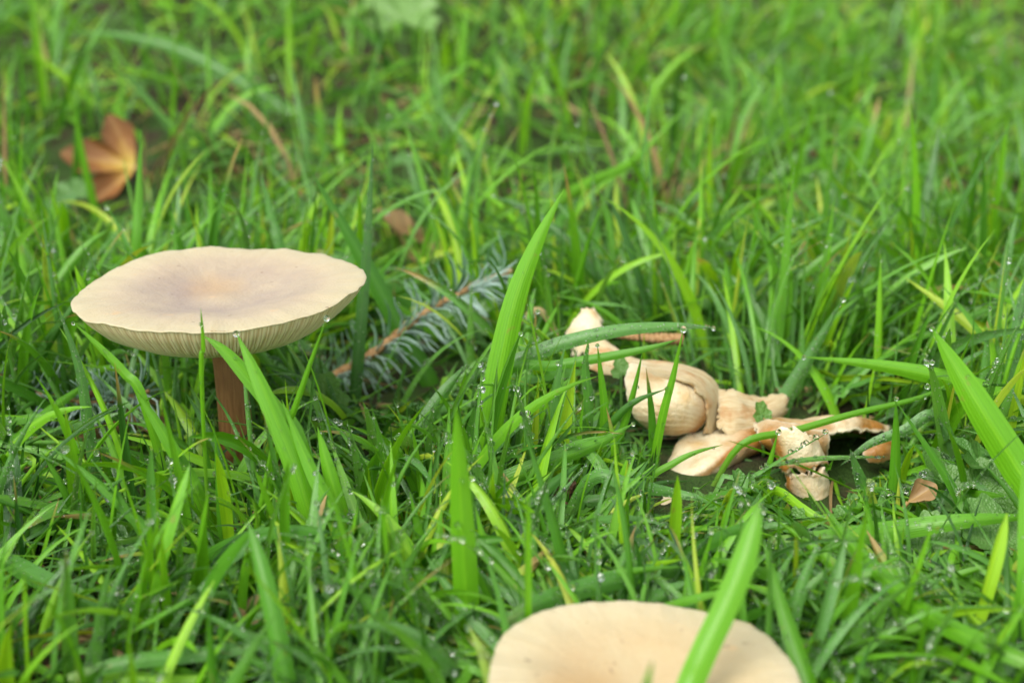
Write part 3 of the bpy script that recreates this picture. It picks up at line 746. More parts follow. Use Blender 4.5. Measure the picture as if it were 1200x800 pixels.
hero([(632, 720), (598, 680), (570, 640), (556, 590)], 17, .64, 'short bright blade pointing up left beside the low mushroom cap', Y0=27.5, Y1=28.5)
hero([(590, 690), (612, 672), (630, 655), (640, 642)], 17, .85, 'yellowing folded blade stub behind the low mushroom cap', h0=1.2, h1=2.0, brown=.9)
hero([(665, 720), (660, 685), (650, 660), (640, 642)], 17, .3, 'wet bent blade hanging from the yellowing stub', h0=.8, h1=2.0, dew=.5, brown=.6)
hero([(690, 622), (660, 610), (620, 612), (590, 640)][::-1], 9, .6, 'thin arching blade over the dark cone bit', Y0=31.5, Y1=31.5)
# --- upper, softer part of the lawn
hero([(440, 172), (370, 150), (300, 105), (220, 62), (140, 42), (70, 40)], 20, .28, 'long broad blade arching left above the orange dead leaf', Y0=70, Y1=76, dew=.35)
hero([(245, 90), (300, 55), (360, 22), (410, -5)], 14, .4, 'dark blade slanting up right far behind the tall mushroom', Y0=80, Y1=84)
hero([(640, 250), (690, 215), (740, 190), (810, 120)], 16, .62, 'soft bright blade slanting right far behind the white flake', Y0=55, Y1=60)
hero([(1200, 250), (1120, 215), (1040, 190), (960, 160)], 20, .3, 'broad blurred blue-green blade lying far behind the torn stem piece', Y0=72, Y1=76, dew=.4)
hero([(560, 200), (540, 150), (556, 90), (600, 40)], 14, .4, 'far upright soft green blade above the spruce twig', Y0=85, Y1=88)

# --- dry straws
def straw(pts, wpx, hue, label, **kw):
    hero(pts, wpx, hue, label, mat=M_STRAW, name='dry_straw', cat='straw', group='dry straws in the lawn', **kw)
straw([(82, 165), (68, 110), (52, 60), (36, -10)], 8, .65, 'long dry tan stalk leaning left above the orange dead leaf', Y0=76, Y1=80)
straw([(100, 150), (98, 100), (108, 40)], 5, .6, 'thin dry tan stalk above the orange dead leaf', Y0=76, Y1=78)
straw([(448, 150), (438, 90), (428, 10)], 9, .45, 'brown upright dry stalk far behind the tall mushroom', Y0=88, Y1=90)
straw([(742, 170), (722, 120), (698, 58)], 11, .55, 'blurred tan dry stalk leaning left far behind the white flake', Y0=84, Y1=88)
straw([(168, 650), (190, 672), (212, 700)], 13, .85, 'short pale straw piece on the moss left of the brown stem', h0=.6, h1=.5, root=False, blunt=3)
straw([(685, 655), (692, 640), (700, 618)], 10, .8, 'short tan straw stub behind the dewy lying blade', h0=.7, h1=1.4, blunt=3)
straw([(0, 556), (25, 550), (58, 546)], 7, .3, 'red-brown dry needle lying at the foot of the bluish blade', h0=.8, h1=.9, root=False)
straw([(60, 530), (100, 512), (150, 500), (200, 498)], 20, .4, 'broad brown dead blade lying under the tall mushroom', h0=.4, h1=.4, root=False, blunt=2)
straw([(640, 370), (610, 378), (575, 430)], 9, .85, 'pale dry blade piece beside the tall broad bright blade', Y0=42, Y1=42)
straw([(1105, 640), (1150, 642), (1200, 644)], 7, .6, 'tan stalk lying between the buttercup leaves', h0=.5, h1=.5, root=False)
straw([(1090, 700), (1130, 738), (1190, 745)], 10, .5, 'curved brown dry blade lying below the buttercup leaves', h0=.5, h1=.5, root=False)
straw([(960, 350), (995, 335), (1040, 300)], 8, .5, 'brown dry stalk behind the torn stem piece', Y0=50, Y1=52)

# ------------------------------------------------------------------ random lawn
SPOTS = [('close by the brown stem of the tall mushroom', PH(265, 555, 0)), ('before the tall mushroom', PH(300, 640, 0)), ('left of the tall mushroom', PH(60, 580, 0)),
         ('on the moss by the short pale straw', PH(180, 700, 0)), ('by the low cream mushroom', PH(640, 690, 0)), ('right of the low cream mushroom', PH(1000, 730, 0)),
         ('by the dark cone bit', PH(664, 600, 0)), ('before the crumpled cap sheet', PH(800, 610, 0)), ('left of the rolled cap half', PH(700, 480, 0)),
         ('below the spruce twig', PH(480, 470, 0)), ('behind the tall mushroom cap', PH(260, 390, 0)), ('by the buttercup leaves', PH(1130, 610, 0)),
         ('before the hollow cap', PH(980, 620, 0)), ('behind the broken mushroom', PH(880, 430, 0)), ('behind the buttercup leaves', PH(1120, 460, 0)),
         ('beside the broad upright bright blade', PH(520, 720, 0)), ('under the silvery twig', PH(80, 490, 0)), ('beside the tall broad leaning blade', PH(580, 560, 0)), ('between the curved pair and the low mushroom', PH(440, 680, 0)),
         ('behind the spruce twig', PH(560, 380, 0)), ('near the orange dead leaf', PH(130, 240, 0)), ('right of the orange dead leaf', PH(300, 200, 0)), ('far behind the spruce twig', PH(560, 220, 0)), ('far behind the rolled cap half', PH(780, 280, 0)), ('far behind the buttercup leaves', PH(1100, 280, 0)), ('high on the bank', PH(300, 80, 0)), ('far back where the lawn blurs', PH(900, 150, 0)), ('behind the white flake', PH(700, 400, 0))]
def beside(p):
    return min(SPOTS, key=lambda t: (t[1][0] - p[0]) ** 2 + (t[1][1] - p[1]) ** 2)[0]
def in_poly(x, y, poly):
    c = np.zeros(x.shape, bool); n = len(poly)
    for i in range(n):
        x0, y0 = poly[i]; x1, y1 = poly[(i + 1) % n]
        cond = ((y0 > y) != (y1 > y))
        xi = (x1 - x0) * (y - y0) / ((y1 - y0) if y1 != y0 else 1e-9) + x0
        c ^= cond & (x < xi)
    return c
# things the lawn must leave in view: polygon, distance along Y, share of blades turned away
CLEAR = [([(78, 345), (130, 312), (190, 286), (250, 276), (330, 279), (400, 302), (436, 335), (420, 370), (380, 395), (330, 416), (230, 424), (150, 402), (100, 366)], 38, 1.0),
         ([(238, 400), (296, 400), (298, 488), (240, 488)], 36, .93),
         ([(664, 356), (700, 358), (730, 400), (770, 416), (850, 428), (930, 448), (1055, 486), (1052, 545), (1000, 566), (980, 600), (935, 606), (915, 562), (880, 548), (806, 590), (768, 604), (776, 525), (735, 490), (686, 430)], 37.5, .985),
         ([(570, 830), (574, 762), (605, 728), (660, 706), (750, 696), (835, 694), (890, 710), (930, 742), (944, 830)], 23.6, 1.0),
         ([(662, 350), (710, 350), (750, 418), (742, 446), (690, 440)], 43, 1.0),
         ([(838, 446), (930, 446), (930, 500), (850, 505)], 40.2, .97),
         ([(70, 140), (160, 140), (165, 235), (70, 235)], 68, .97),
         ([(380, 440), (470, 350), (600, 312), (612, 335), (560, 420), (480, 470), (400, 470)], 46, .95),
         ([(440, 262), (495, 262), (495, 312), (440, 312)], 56, .8),
         ([(640, 560), (695, 560), (695, 602), (640, 602)], 34, .85),
         ([(0, 410), (180, 410), (180, 500), (0, 500)], 38, .45),
         ([(1060, 540), (1200, 540), (1200, 640), (1060, 640)], 35, .85)]

def gen_blades(n, region, length, width, mode, K, dew_p, hue_mu):
    """n random blades; returns dict of arrays (n,K,...) in cm."""
    x, y = region(n)
    z = gz(x, y) - .15
    L = length(y, n)
    phi = 2.4 * np.sin(x * .31 + 1.0) + 2.4 * np.sin(y * .27 + .11 * x + 2.0) + rng.normal(0, 1.0, n)
    kind = rng.random(n)
    th0 = np.where(kind < mode[0], np.abs(rng.normal(.08, .14, n)), np.where(kind < mode[1], rng.uniform(.2, .6, n), rng.uniform(.8, 1.35, n)))
    bend = np.where(kind < mode[0], np.abs(rng.normal(.25, .3, n)), np.where(kind < mode[1], rng.uniform(.4, 1.5, n), rng.uniform(.0, .7, n)))
    dphi = rng.normal(0, .35, n)
    s = np.linspace(0, 1, K)
    th = th0[:, None] + bend[:, None] * s[None] ** 1.4
    th = np.minimum(th, 1.85)
    ph = phi[:, None] + dphi[:, None] * s[None]
    D = np.stack([np.sin(th) * np.cos(ph), np.sin(th) * np.sin(ph), np.cos(th)], -1)
    step = (L / (K - 1))[:, None, None] * D
    P = np.cumsum(np.concatenate([np.zeros((n, 1, 3)), step[:, :-1]], 1), 1) + np.stack([x, y, z], -1)[:, None]
    lay = rng.uniform(.05, .9, n)[:, None]
    ground = gz(P[..., 0], P[..., 1])
    P[..., 2] = np.where(s[None] > .12, np.maximum(P[..., 2], ground + lay), P[..., 2])
    T = norm(np.gradient(P, axis=1))
    sd = np.stack([-np.sin(ph), np.cos(ph), np.zeros_like(ph)], -1)
    sd = norm(sd - T * (sd * T).sum(-1, keepdims=True))
    tw = rng.normal(0, .5, n)[:, None] + rng.normal(0, .9, n)[:, None] * s[None]
    sd = sd * np.cos(tw)[..., None] + np.cross(T, sd) * np.sin(tw)[..., None]
    N = np.cross(sd, T)
    w0 = width(y, n)
    bl = (rng.random(n) < .22) * 3.0
    base = .62 + .38 * np.clip(s / .25, 0, 1)
    tip = np.clip(1 - np.clip((s[None] - .3) / .7, 0, 1) ** (1.9 + bl[:, None]), .02, 1)
    w = w0[:, None] * base[None] * tip
    dew = np.where(rng.random(n) < dew_p, rng.uniform(.3, 1, n), rng.uniform(0, .12, n))
    hue = np.clip(rng.normal(hue_mu, .19, n), 0, .93); hue = np.where(dew > .3, hue * .7, hue)
    hue = np.where(rng.random(n) < .03, rng.uniform(.85, 1, n), hue)
    brown = np.where(rng.random(n) < .10, rng.uniform(.05, .5, n), 0)
    fold = rng.uniform(.1, .5, n)
    return dict(P=P, sd=sd, N=N, w=w, dew=dew, hue=hue, brown=brown, fold=fold, L=L, s=s)

def reject(B, again=2):
    P = B['P']; n, K, _ = P.shape
    q = project(P); keep = np.ones(n, bool)
    for poly, Ymax, share in CLEAR:
        xs = [p[0] for p in poly]; ys = [p[1] for p in poly]
        hit = np.zeros(n, bool)
        # dense test along the blade and at both of its edges
        for f in (0, .5):
            Pm = P[:, :-1] * (1 - f) + P[:, 1:] * f
            wm = B['w'][:, :-1, None] * .5
            for sg in (-1, 0, 1):
                qq = project(Pm + sg * B['sd'][:, :-1] * wm)
                inb = (qq[..., 0] > min(xs)) & (qq[..., 0] < max(xs)) & (qq[..., 1] > min(ys)) & (qq[..., 1] < max(ys)) & (Pm[..., 1] < Ymax)
                if inb.any():
                    ins = np.zeros_like(inb); ins[inb] = in_poly(qq[..., 0][inb], qq[..., 1][inb], poly)
                    hit |= ins.any(1)
        keep &= ~(hit & (rng.random(n) < share))
    # nothing grows through the caps or the stems, nothing stands right before the lens
    for c, R, dz in ((C1, 4.15, 1.9), (C2, 3.05, 1.4)):
        r = np.hypot(P[..., 0] - c[0], P[..., 1] - c[1])
        keep &= ~((r < R) & (P[..., 2] > c[2] - dz * np.clip(1.15 - r / R, .15, 1)) & (P[..., 2] < c[2] + .6)).any(1)
        keep &= ~((r < .6)).any(1)
    keep &= ~((np.linalg.norm(P - CAM, axis=-1) < 16).any(1))
    bx = (P[..., 0] > 3.2) & (P[..., 0] < 10.2) & (P[..., 1] > 35.4) & (P[..., 1] < 39.3) & (P[..., 2] > .45)
    keep &= ~bx.any(1)
    out = {k: (v if k == 's' else v[keep]) for k, v in B.items()}
    if again > 0:                                   # turned-away blades stay as shorter, lower ones
        lost = {k: (v if k == 's' else v[~keep]) for k, v in B.items()}
        P0 = lost['P'][:, :1]; d = (lost['P'] - P0) * np.array([.7, .7, .5])
        lost['P'] = P0 + d; lost['w'] = lost['w'] * .85; lost['L'] = lost['L'] * .6
        r2 = reject(lost, again - 1)
        out = {k: (v if k == 's' else np.concatenate([v, r2[k]])) for k, v in out.items()}
    return out

def region_wedge(y0, y1, half, pad, power=1.0):
    def f(n):
        out = []
        while sum(len(a) for a in out) < n:
            y = rng.uniform(y0, y1, n * 3); x = rng.uniform(-1, 1, n * 3) * (half * y1 + pad)
            ok = (abs(x) < half * y + pad)
            out.append(np.stack([x[ok], y[ok]], 1))
        a = np.concatenate(out)[:n]
        # clump: pull part of the blades toward tuft centres
        m = max(8, n // 13); cc = a[rng.integers(0, len(a), m)]
        idx = rng.integers(0, m, n); pull = rng.random(n) < .68
        b_ = cc[idx] + rng.normal(0, .55, (n, 2))
        a = np.where(pull[:, None], b_, a)
        return a[:, 0], a[:, 1]
    return f

def blade_mesh(B, sel=None, across=5):
    P, sd, N, w = B['P'], B['sd'], B['N'], B['w']
    if sel is not None: P, sd, N, w = P[sel], sd[sel], N[sel], w[sel]
    g = lambda k: B[k] if sel is None else B[k][sel]
    n, K, _ = P.shape
    us = np.linspace(0, 1, across); x = us - .5
    V = P[:, :, None] + sd[:, :, None] * (w[..., None, None] * x[None, None, :, None]) + N[:, :, None] * ((g('fold')[:, None] * w)[..., None, None] * (np.abs(x) * 2 - .5)[None, None, :, None])
    A = np.zeros((n, K, across, 4), np.float32)
    A[..., 0] = g('hue')[:, None, None]; A[..., 1] = B['s'][None, :, None]; A[..., 2] = g('dew')[:, None, None]; A[..., 3] = g('brown')[:, None, None]
    Bt = np.zeros((n, K, across, 4), np.float32)
    Bt[..., 0] = us; Bt[..., 1] = rng.random(n)[:, None, None]; Bt[..., 2] = (g('L') / 10)[:, None, None]; Bt[..., 3] = 1
    i, j = np.meshgrid(np.arange(K - 1), np.arange(across - 1), indexing='ij')
    q = (i * across + j).ravel(); f = np.stack([q, q + 1, q + across + 1, q + across], 1)
    F = (f[None] + (np.arange(n) * K * across)[:, None, None]).reshape(-1, 4)
    return V.reshape(-1, 3), F, A.reshape(-1, 4), Bt.reshape(-1, 4)

near = reject(gen_blades(5000, region_wedge(23, 52, .40, 5), lambda y, n: rng.uniform(2.6, 5.2, n) + np.clip((y - 26) / 20, 0, 1) * rng.uniform(0, 3.6, n),
                         lambda y, n: .10 + .36 * rng.random(n) ** 1.7, (.19, .52), 12, .45, .52))
fine = reject(gen_blades(7500, region_wedge(22, 60, .42, 5), lambda y, n: rng.uniform(1.2, 3.4, n), lambda y, n: rng.uniform(.07, .17, n), (.2, .5), 7, .3, .20))  # low layer tinted darker: shade in the gaps painted into its blades
mid = reject(gen_blades(6800, region_wedge(48, 100, .42, 6), lambda y, n: rng.uniform(2.2, 6.8, n), lambda y, n: .10 + .36 * rng.random(n) ** 1.8, (.16, .48), 10, .35, .52))
mb = mid['P'][:, 0]; thin = ~((mb[:, 0] < 8 - (mb[:, 1] - 55) * .15) & (mb[:, 1] > 54) & (rng.random(len(mb)) < .5))
mid = {k: (v if k == 's' else v[thin]) for k, v in mid.items()}
far = reject(gen_blades(9000, region_wedge(95, 260, .44, 10), lambda y, n: rng.uniform(2.5, 6.5, n), lambda y, n: rng.uniform(.2, .6, n), (.16, .48), 7, .3, .62))
edge = reject(gen_blades(2600, lambda n: (rng.uniform(-75, 75, n), rng.uniform(-40, 23, n)), lambda y, n: rng.uniform(1.5, 4.5, n), lambda y, n: rng.uniform(.15, .5, n), (.3, .65), 7, .3, .42))

low = reject(gen_blades(2200, lambda n: (rng.uniform(-4, 14, n), rng.uniform(24, 37, n)), lambda y, n: rng.uniform(1.6, 4.5, n), lambda y, n: rng.uniform(.12, .42, n), (.03, .15), 12, .5, .5), 3)
short = gen_blades(2600, lambda n: (rng.uniform(1, 13, n), rng.uniform(29, 37.5, n)), lambda y, n: rng.uniform(.7, 1.7, n), lambda y, n: rng.uniform(.08, .26, n), (.15, .5), 12, .5, .4)
short = reject(short, 4)
low = {k: (v if k == 's' else np.concatenate([v, short[k]])) for k, v in low.items()}
near = {k: (v if k == 's' else np.concatenate([v, low[k]])) for k, v in near.items()}
# the blades of the near lawn that show largest stand as single objects
q = project(near['P']); inside = (q[:, 0, 0] > -20) & (q[:, 0, 0] < 1220) & (q[:, -1, 1] < 830) & (q[:, 0, 1] < 900)
area = near['L'] * near['w'].max(1) / q[:, 0, 2] ** 2 * inside
order = np.argsort(-area); pick = order[:230]; rest = order[230:]
for k in pick:
    V, F, A, Bt = blade_mesh(near, [k])
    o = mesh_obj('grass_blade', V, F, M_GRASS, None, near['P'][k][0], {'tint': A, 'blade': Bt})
    d = near['dew'][k]; hu = near['hue'][k]; up = near['P'][k][-1][2] - near['P'][k][0][2]; wd = near['w'][k].max()
    words = ['broad' if wd > .34 else 'slim' if wd < .2 else 'medium',
             'dew-frosted' if d > .65 else 'dewy' if d > .3 else 'clean',
             'yellowish' if hu > .7 else 'bright green' if hu > .48 else 'mid green' if hu > .3 else 'dark green']
    pose = 'lying low' if up < 1.2 else 'arching' if up < 2.6 else 'standing' if up < 4.2 else 'standing tall'
    tipw = 'brown-tipped ' if near['brown'][k] > .1 else ''
    tag(o, f"{words[0]} {tipw}{words[1]} {words[2]} blade {pose} {beside(near['P'][k][0])}", 'grass blade', 'grass blades of the near lawn')
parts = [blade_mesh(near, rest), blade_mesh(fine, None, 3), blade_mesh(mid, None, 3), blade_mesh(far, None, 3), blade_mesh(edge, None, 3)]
off = 0; Fs = []
for p in parts: Fs.append(p[1] + off); off += len(p[0])
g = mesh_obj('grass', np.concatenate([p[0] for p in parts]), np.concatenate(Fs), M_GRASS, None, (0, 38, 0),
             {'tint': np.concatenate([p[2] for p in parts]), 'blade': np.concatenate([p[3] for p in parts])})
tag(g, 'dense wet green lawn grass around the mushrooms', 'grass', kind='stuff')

# dead straw and thatch lying between the blades
def thatch():
    a = gen_blades(1500, region_wedge(22, 80, .42, 5), lambda y, n: rng.uniform(.8, 4.0, n), lambda y, n: rng.uniform(.06, .28, n), (.02, .12), 6, 0, .5)
    a['P'][..., 2] = np.maximum(gz(a['P'][..., 0], a['P'][..., 1]) + rng.uniform(.02, .5, len(a['L']))[:, None], 0.0)
    b_ = gen_blades(900, region_wedge(50, 230, .42, 5), lambda y, n: rng.uniform(2, 8.0, n), lambda y, n: rng.uniform(.1, .3, n), (.15, .5), 6, 0, .45)
    a, b_ = reject(a), reject(b_)
    ms = [blade_mesh(a, None, 3), blade_mesh(b_, None, 3)]
    o = mesh_obj('thatch', np.concatenate([ms[0][0], ms[1][0]]), np.concatenate([ms[0][1], ms[1][1] + len(ms[0][0])]), M_STRAW, None, (0, 38, 0),
                 {'tint': np.concatenate([m[2] for m in ms]), 'blade': np.concatenate([m[3] for m in ms])})
    tag(o, 'brown dead grass thatch between the green blades', 'thatch', kind='stuff')
thatch()

# ------------------------------------------------------------------ broad weed leaves
def leaf_shape(lobes, depth, teeth, R, spread=math.pi * 1.7, na=84, nr=8, seed=0, cup=.15, rnd=.5, long=1.0):
    """Lobed leaf in its own plane, stalk end at the origin, tip along +Y."""
    V, A = [(0, 0, 0)], [(0, 0, 1, rnd)]
    r0 = random.Random(seed)
    lobes_len = [1 - .25 * abs(2 * (i + .5) / lobes - 1) + r0.uniform(-.08, .08) for i in range(lobes)]
    outline = []
    for k in range(na):
        u = k / (na - 1); a = -spread / 2 + spread * u
        li = min(lobes - 1, int(u * lobes)); f = u * lobes - li
        c = 1 - (2 * f - 1) ** 2
        r = R * lobes_len[li] * (1 - depth + depth * c ** .55)
        r *= 1 + .07 * (abs(((u * lobes * teeth) % 1) - .5) * 4 - 1)
        outline.append((a, r, abs(2 * f - 1)))
    for i in range(1, nr + 1):
        t = i / nr
        for a, r, fv in outline:
            rr = r * t
            z = cup * R * (t * t) + .05 * R * math.sin(a * 5 + seed) * t + .05 * R * (fv ** .5) * t
            V.append((rr * math.sin(a), rr * math.cos(a) * long, z)); A.append(((a / spread) + .5, t, max(0, 1 - fv * 6) * (1 - .6 * t), rnd))
    F = [(0, 1 + k + 1, 1 + k) for k in range(na - 1)]
    for i in range(nr - 1):
        for k in range(na - 1):
            F.append((1 + i * na + k, 1 + i * na + k + 1, 1 + (i + 1) * na + k + 1, 1 + (i + 1) * na + k))
    return np.array(V, float), F, np.array(A)

def place_leaf(pt, R, tipdir, tilt, lobes, label, depth=.5, teeth=3, rnd=.5, seed=0, group='broad weed leaves', long=1.0, cup=.15, name='weed_leaf', cat='leaf', mat=None, stalk=True, spread=math.pi * 1.7, roll=0):
    """pt = leaf's stalk end (cm); tipdir = compass angle of the tip; tilt = lift of the tip from the horizontal."""
    V, F, A = leaf_shape(lobes, depth, teeth, R, seed=seed, rnd=rnd, long=long, cup=cup, spread=spread)
    M = Matrix.Rotation(tipdir, 3, 'Z') @ Matrix.Rotation(tilt, 3, 'X') @ Matrix.Rotation(roll, 3, 'Y')
    V = V @ np.array(M).T + np.asarray(pt)
    back = np.array([math.sin(tipdir), -math.cos(tipdir), 0])
    foot = np.asarray(pt) + back * min(1.2, R * .6); foot[2] = float(gz(foot[0], foot[1])) - .1
    e = empty(name, foot)
    tag(e, label, cat, group)
    mesh_obj('leaf_blade', V, F, mat or M_LEAF, e, pt, {'leaf': A})
    if stalk:
        pth = catmull(np.array([foot, (foot + np.asarray(pt)) / 2 + np.array([0, 0, .2]), pt]), np.linspace(0, 1, 8))
        SV, SF = tube(pth, .055, 6)
        sa = np.zeros((len(SV), 4)); sa[:, 3] = .7; sa[:, 1] = .2
        mesh_obj('stalk', SV, SF, mat or M_LEAF, e, foot, {'leaf': sa})
    return e

buttercups = [((1150, 585), .9, 1.25, -.4, .5, 5, .75, 'toothed pale buttercup leaf beside the small brown dry leaf'),
              ((1180, 640), .8, 1.35, .5, .45, 5, .7, 'toothed buttercup leaf under the broad lying blade end'),
              ((1110, 560), 1.0, .85, .8, .6, 3, .6, 'small three-lobed leaf near the end of the brown hollow'),
              ((1080, 575), .7, .6, -1.0, .8, 3, .65, 'tiny round-lobed leaf left of the small brown dry leaf'),
              ((1150, 545), 1.2, 1.1, 1.2, .5, 5, .5, 'green lobed leaf behind the very broad bright blade'),
              ((868, 575), .7, .55, .6, 1.0, 5, .55, 'ruffled green leaf under the crumpled cap sheet'),
              ((905, 588), .6, .50, -.7, 1.1, 5, .5, 'ruffled green leaf touching the snapped stem foot'),
              ((880, 625), .5, .75, .3, .8, 5, .8, 'pale scalloped leaf below the ruffled green leaves'),
              ((930, 625), .5, .70, -.5, .9, 5, .7, 'scalloped leaf below the snapped stem'),
              ((835, 630), .5, .65, 1.1, .6, 3, .85, 'pale wet lobed leaf below the small cream scrap'),
              ((935, 478), 41.5, 1.00, -.2, 1.0, 5, .45, 'broad grey-green leaf behind the torn stem piece'),
              ((975, 468), 42.0, 1.10, -.9, .8, 5, .35, 'dark lobed leaf beside the blue-green dewy blade'),
              ((892, 486), 36.9, .38, .5, 1.1, 3, .7, 'grey-green small leaf lying against the torn stem piece'),
              ((728, 436), 37.8, .40, .2, .9, 3, .75, 'grey-green small leaf resting on the pale skin strip'),
              ((832, 598), .35, .60, .9, .5, 5, .7, 'pale toothed leaf flat on the ground under the crumpled cap sheet'),
              ((1000, 612), .35, .75, -.4, .5, 5, .65, 'toothed green leaf low before the brown hollow'),
              ((1030, 585), .40, .65, .7, .6, 5, .8, 'pale scalloped leaf at the mouth of the brown hollow'),
              ((850, 660), .40, .80, -.8, .5, 5, .75, 'wet pale toothed leaf before the pale scalloped leaf'),
              ((760, 630), .40, .70, .4, .5, 3, .7, 'three-lobed wet leaf right of the dark cone bit'),
              ((900, 650), .45, .70, .2, .6, 5, .85, 'light green ruffled leaf before the snapped stem'),
              ((1090, 640), .45, .9, -.2, .5, 5, .8, 'light toothed leaf under the broad lying yellow-green blade'),
              ((960, 690), .5, 1.2, .4, .5, 5, .5, 'wet lobed leaf low right of the low cream mushroom'),
              ((1010, 700), .5, 1.1, -.6, .5, 5, .6, 'wet toothed leaf between the bluish and the long bright blade'),
              ((150, 660), .5, 1.2, .9, .5, 5, .45, 'wet mossy green leaf by the short pale straw piece'),
              ((200, 690), .4, .9, -.5, .6, 3, .6, 'small wet leaf by the short pale straw piece'),
              ((380, 470), 1.4, .8, .2, 1.2, 3, .75, 'folded grey-green leaf right of the brown stem'),
              ((430, 560), .7, .9, 1.4, .7, 3, .7, 'small grey leaf hanging with a droplet between bright blades'),
              ((840, 340), 1.5, 1.5, .4, .7, 5, .55, 'soft green lobed leaf behind the rolled cap half'),
              ((890, 370), 1.5, 1.4, -.5, .7, 5, .6, 'soft green toothed leaf above the rolled cap half')]
for i, (pp, h, R, td, tl, lb, rn, text) in enumerate(buttercups):
    place_leaf(PH(pp[0], pp[1], h) if h < 5 else PY(pp[0], pp[1], h), R, td, tl, lb, text, rnd=rn, seed=i, depth=.45 if lb == 5 else .35)
# more of the same weeds, further back in the lawn
for i in range(46):
    py = random.uniform(120, 420); px = random.uniform(-30, 1230)
    if in_poly(np.array([px]), np.array([py]), [(60, 270), (450, 270), (450, 440), (60, 440)])[0]: continue
    if 640 < px < 1060 and 380 < py < 620: continue
    lp, lr, ll, lt = PH(px, py, random.uniform(.6, 2.0)), random.uniform(.7, 1.5), random.choice((3, 5)), random.uniform(.3, .9)
    place_leaf(lp, lr, random.uniform(0, 6.3), random.uniform(.2, .9), ll,
               ('large ' if lr > 1.1 else 'small ') + ('pale ' if lt > .6 else 'dark ') + ('three' if ll == 3 else 'five') + '-lobed weed leaf half hidden in grass ' + beside(lp), rnd=lt, seed=100 + i, group='weed leaves in the lawn behind')

# ------------------------------------------------------------------ dead leaves
def dead_leaf(pt, R, td, tl, lobes, label, rnd, seed, depth=.5, long=1.1, spread=math.pi * 1.35, roll=0, cup=.2, stalk=True):
    return place_leaf(pt, R, td, tl, lobes, label, rnd=rnd, seed=seed, depth=depth, teeth=2, group='dead fallen leaves', long=long, cup=cup, name='dead_leaf', cat='dead leaf', mat=M_DEAD, spread=spread, roll=roll, stalk=stalk)
dead_leaf(PY(158, 196, 63.0), 2.9, math.radians(88), .12, 3, 'orange-brown lobed dead leaf with yellow base behind the tall mushroom', .0, 3, .55, 1.05, math.pi * .95, roll=-.95)
dead_leaf(PH(492, 300, 1.2), 2.0, math.radians(80), .7, 3, 'tan dead leaf between blades behind the spruce twig', 1.0, 5, .3)
dead_leaf(PH(1064, 588, .9), .72, math.radians(-65), .25, 1, 'small curled brown dry leaf among the buttercup leaves', .9, 6, .6, 1.0, math.pi * .5, roll=.6, cup=.4)
dead_leaf(PH(310, 752, .5), .9, math.radians(20), .7, 1, 'dark brown dead leaf bit on the moss below the bright blades', 1.0, 7, .4)
dead_leaf(PH(190, 500, .6), 1.2, math.radians(70), .3, 1, 'brown dead leaf lying in the shade left of the brown stem', .9, 8, .4, 1.2)
place_leaf(PH(470, 22, 3.0), 2.6, math.radians(10), .6, 5, 'far pale yellow-green leaf blurred at the back of the lawn', rnd=1.0, seed=10)
dead_leaf(PH(790, 320, .8), 1.6, math.radians(-70), .35, 3, 'brown dead leaf in the gap behind the rolled cap half', .8, 11, .3)
dead_leaf(PH(1010, 345, .7), 1.7, math.radians(50), .4, 3, 'reddish dead leaf low behind the broad grey-green leaf', .6, 12, .3)
dead_leaf(PH(545, 455, .4), .55, math.radians(30), .4, 1, 'tan dead leaf scrap under the spruce twig', .8, 13, .3)

# ------------------------------------------------------------------ spruce twigs
def needle_meshes():
    out = []
    for k in range(3):
        pth = catmull(np.array([(0, 0, 0), (0, .45, .10 + .06 * k), (0, .95, .12 - .05 * k), (0, 1.35, .0)]), np.linspace(0, 1, 7))
        V, F = tube(pth, lambda t, th: 0.034 * (1 - .75 * max(0, t - .7) / .3) * (1 if abs(math.cos(th)) > .5 else .75), 5)
        me = bpy.data.meshes.new('needle'); me.from_pydata([tuple(v * S) for v in V], [], F); me.update()
        me.polygons.foreach_set('use_smooth', np.ones(len(me.polygons), dtype=bool)); me.materials.append(M_NEEDLE)
        out.append(me)
    return out
NEEDLES = needle_meshes()
def spruce_twig(path, label, count, seed, droop=.5, silver=.6, rad=.11):
    r = random.Random(seed)
    pth = catmull(np.array(path), np.linspace(0, 1, 60))
    base = pth[0]
    e = empty('spruce_twig', base); tag(e, label, 'twig', 'fallen spruce twigs')
    V, F = tube(pth, lambda t, th: rad * (1.15 - .55 * t) * (1 + .28 * math.sin(th * 3 + t * 90) + .22 * fbm((t * 40, math.cos(th), math.sin(th)), 1.0, 2, seed)), 10)
    mesh_obj('stem', V, F, M_BARK, e, base)
    for i in range(count):
        t = r.uniform(.02, .99); k = int(t * 58); p = pth[k]; T = norm(pth[k + 1] - pth[k])
        a = r.uniform(0, 2 * math.pi)
        u = norm(np.cross(T, (0, 0, 1))); v = np.cross(u, T)
        out = math.cos(a) * u + math.sin(a) * v
        d = norm(out * 1.0 + T * r.uniform(.15, .7) + np.array([0, 0, -droop * r.random() * .5]))
        low = d[2] < .05 or d[1] < -.3
        zax = norm(T - d * (T @ d)); xax = np.cross(d, zax)
        sc = r.uniform(.75, 1.15)
        M = Matrix(((xax[0], d[0], zax[0]), (xax[1], d[1], zax[1]), (xax[2], d[2], zax[2]))).to_4x4()
        ob = bpy.data.objects.new('needle', NEEDLES[r.randrange(3)]); col.objects.link(ob)
        ob.parent = e
        M = Matrix.Translation(Vector((p + out * rad * .6 - base) * S)) @ M @ Matrix.Scale(sc, 4)
        ob.matrix_local = M
        sv = min(1, max(0, (silver if low else .12) + r.uniform(-.2, .2)))
        ob.color = (sv, sv, sv, 1)
    return e
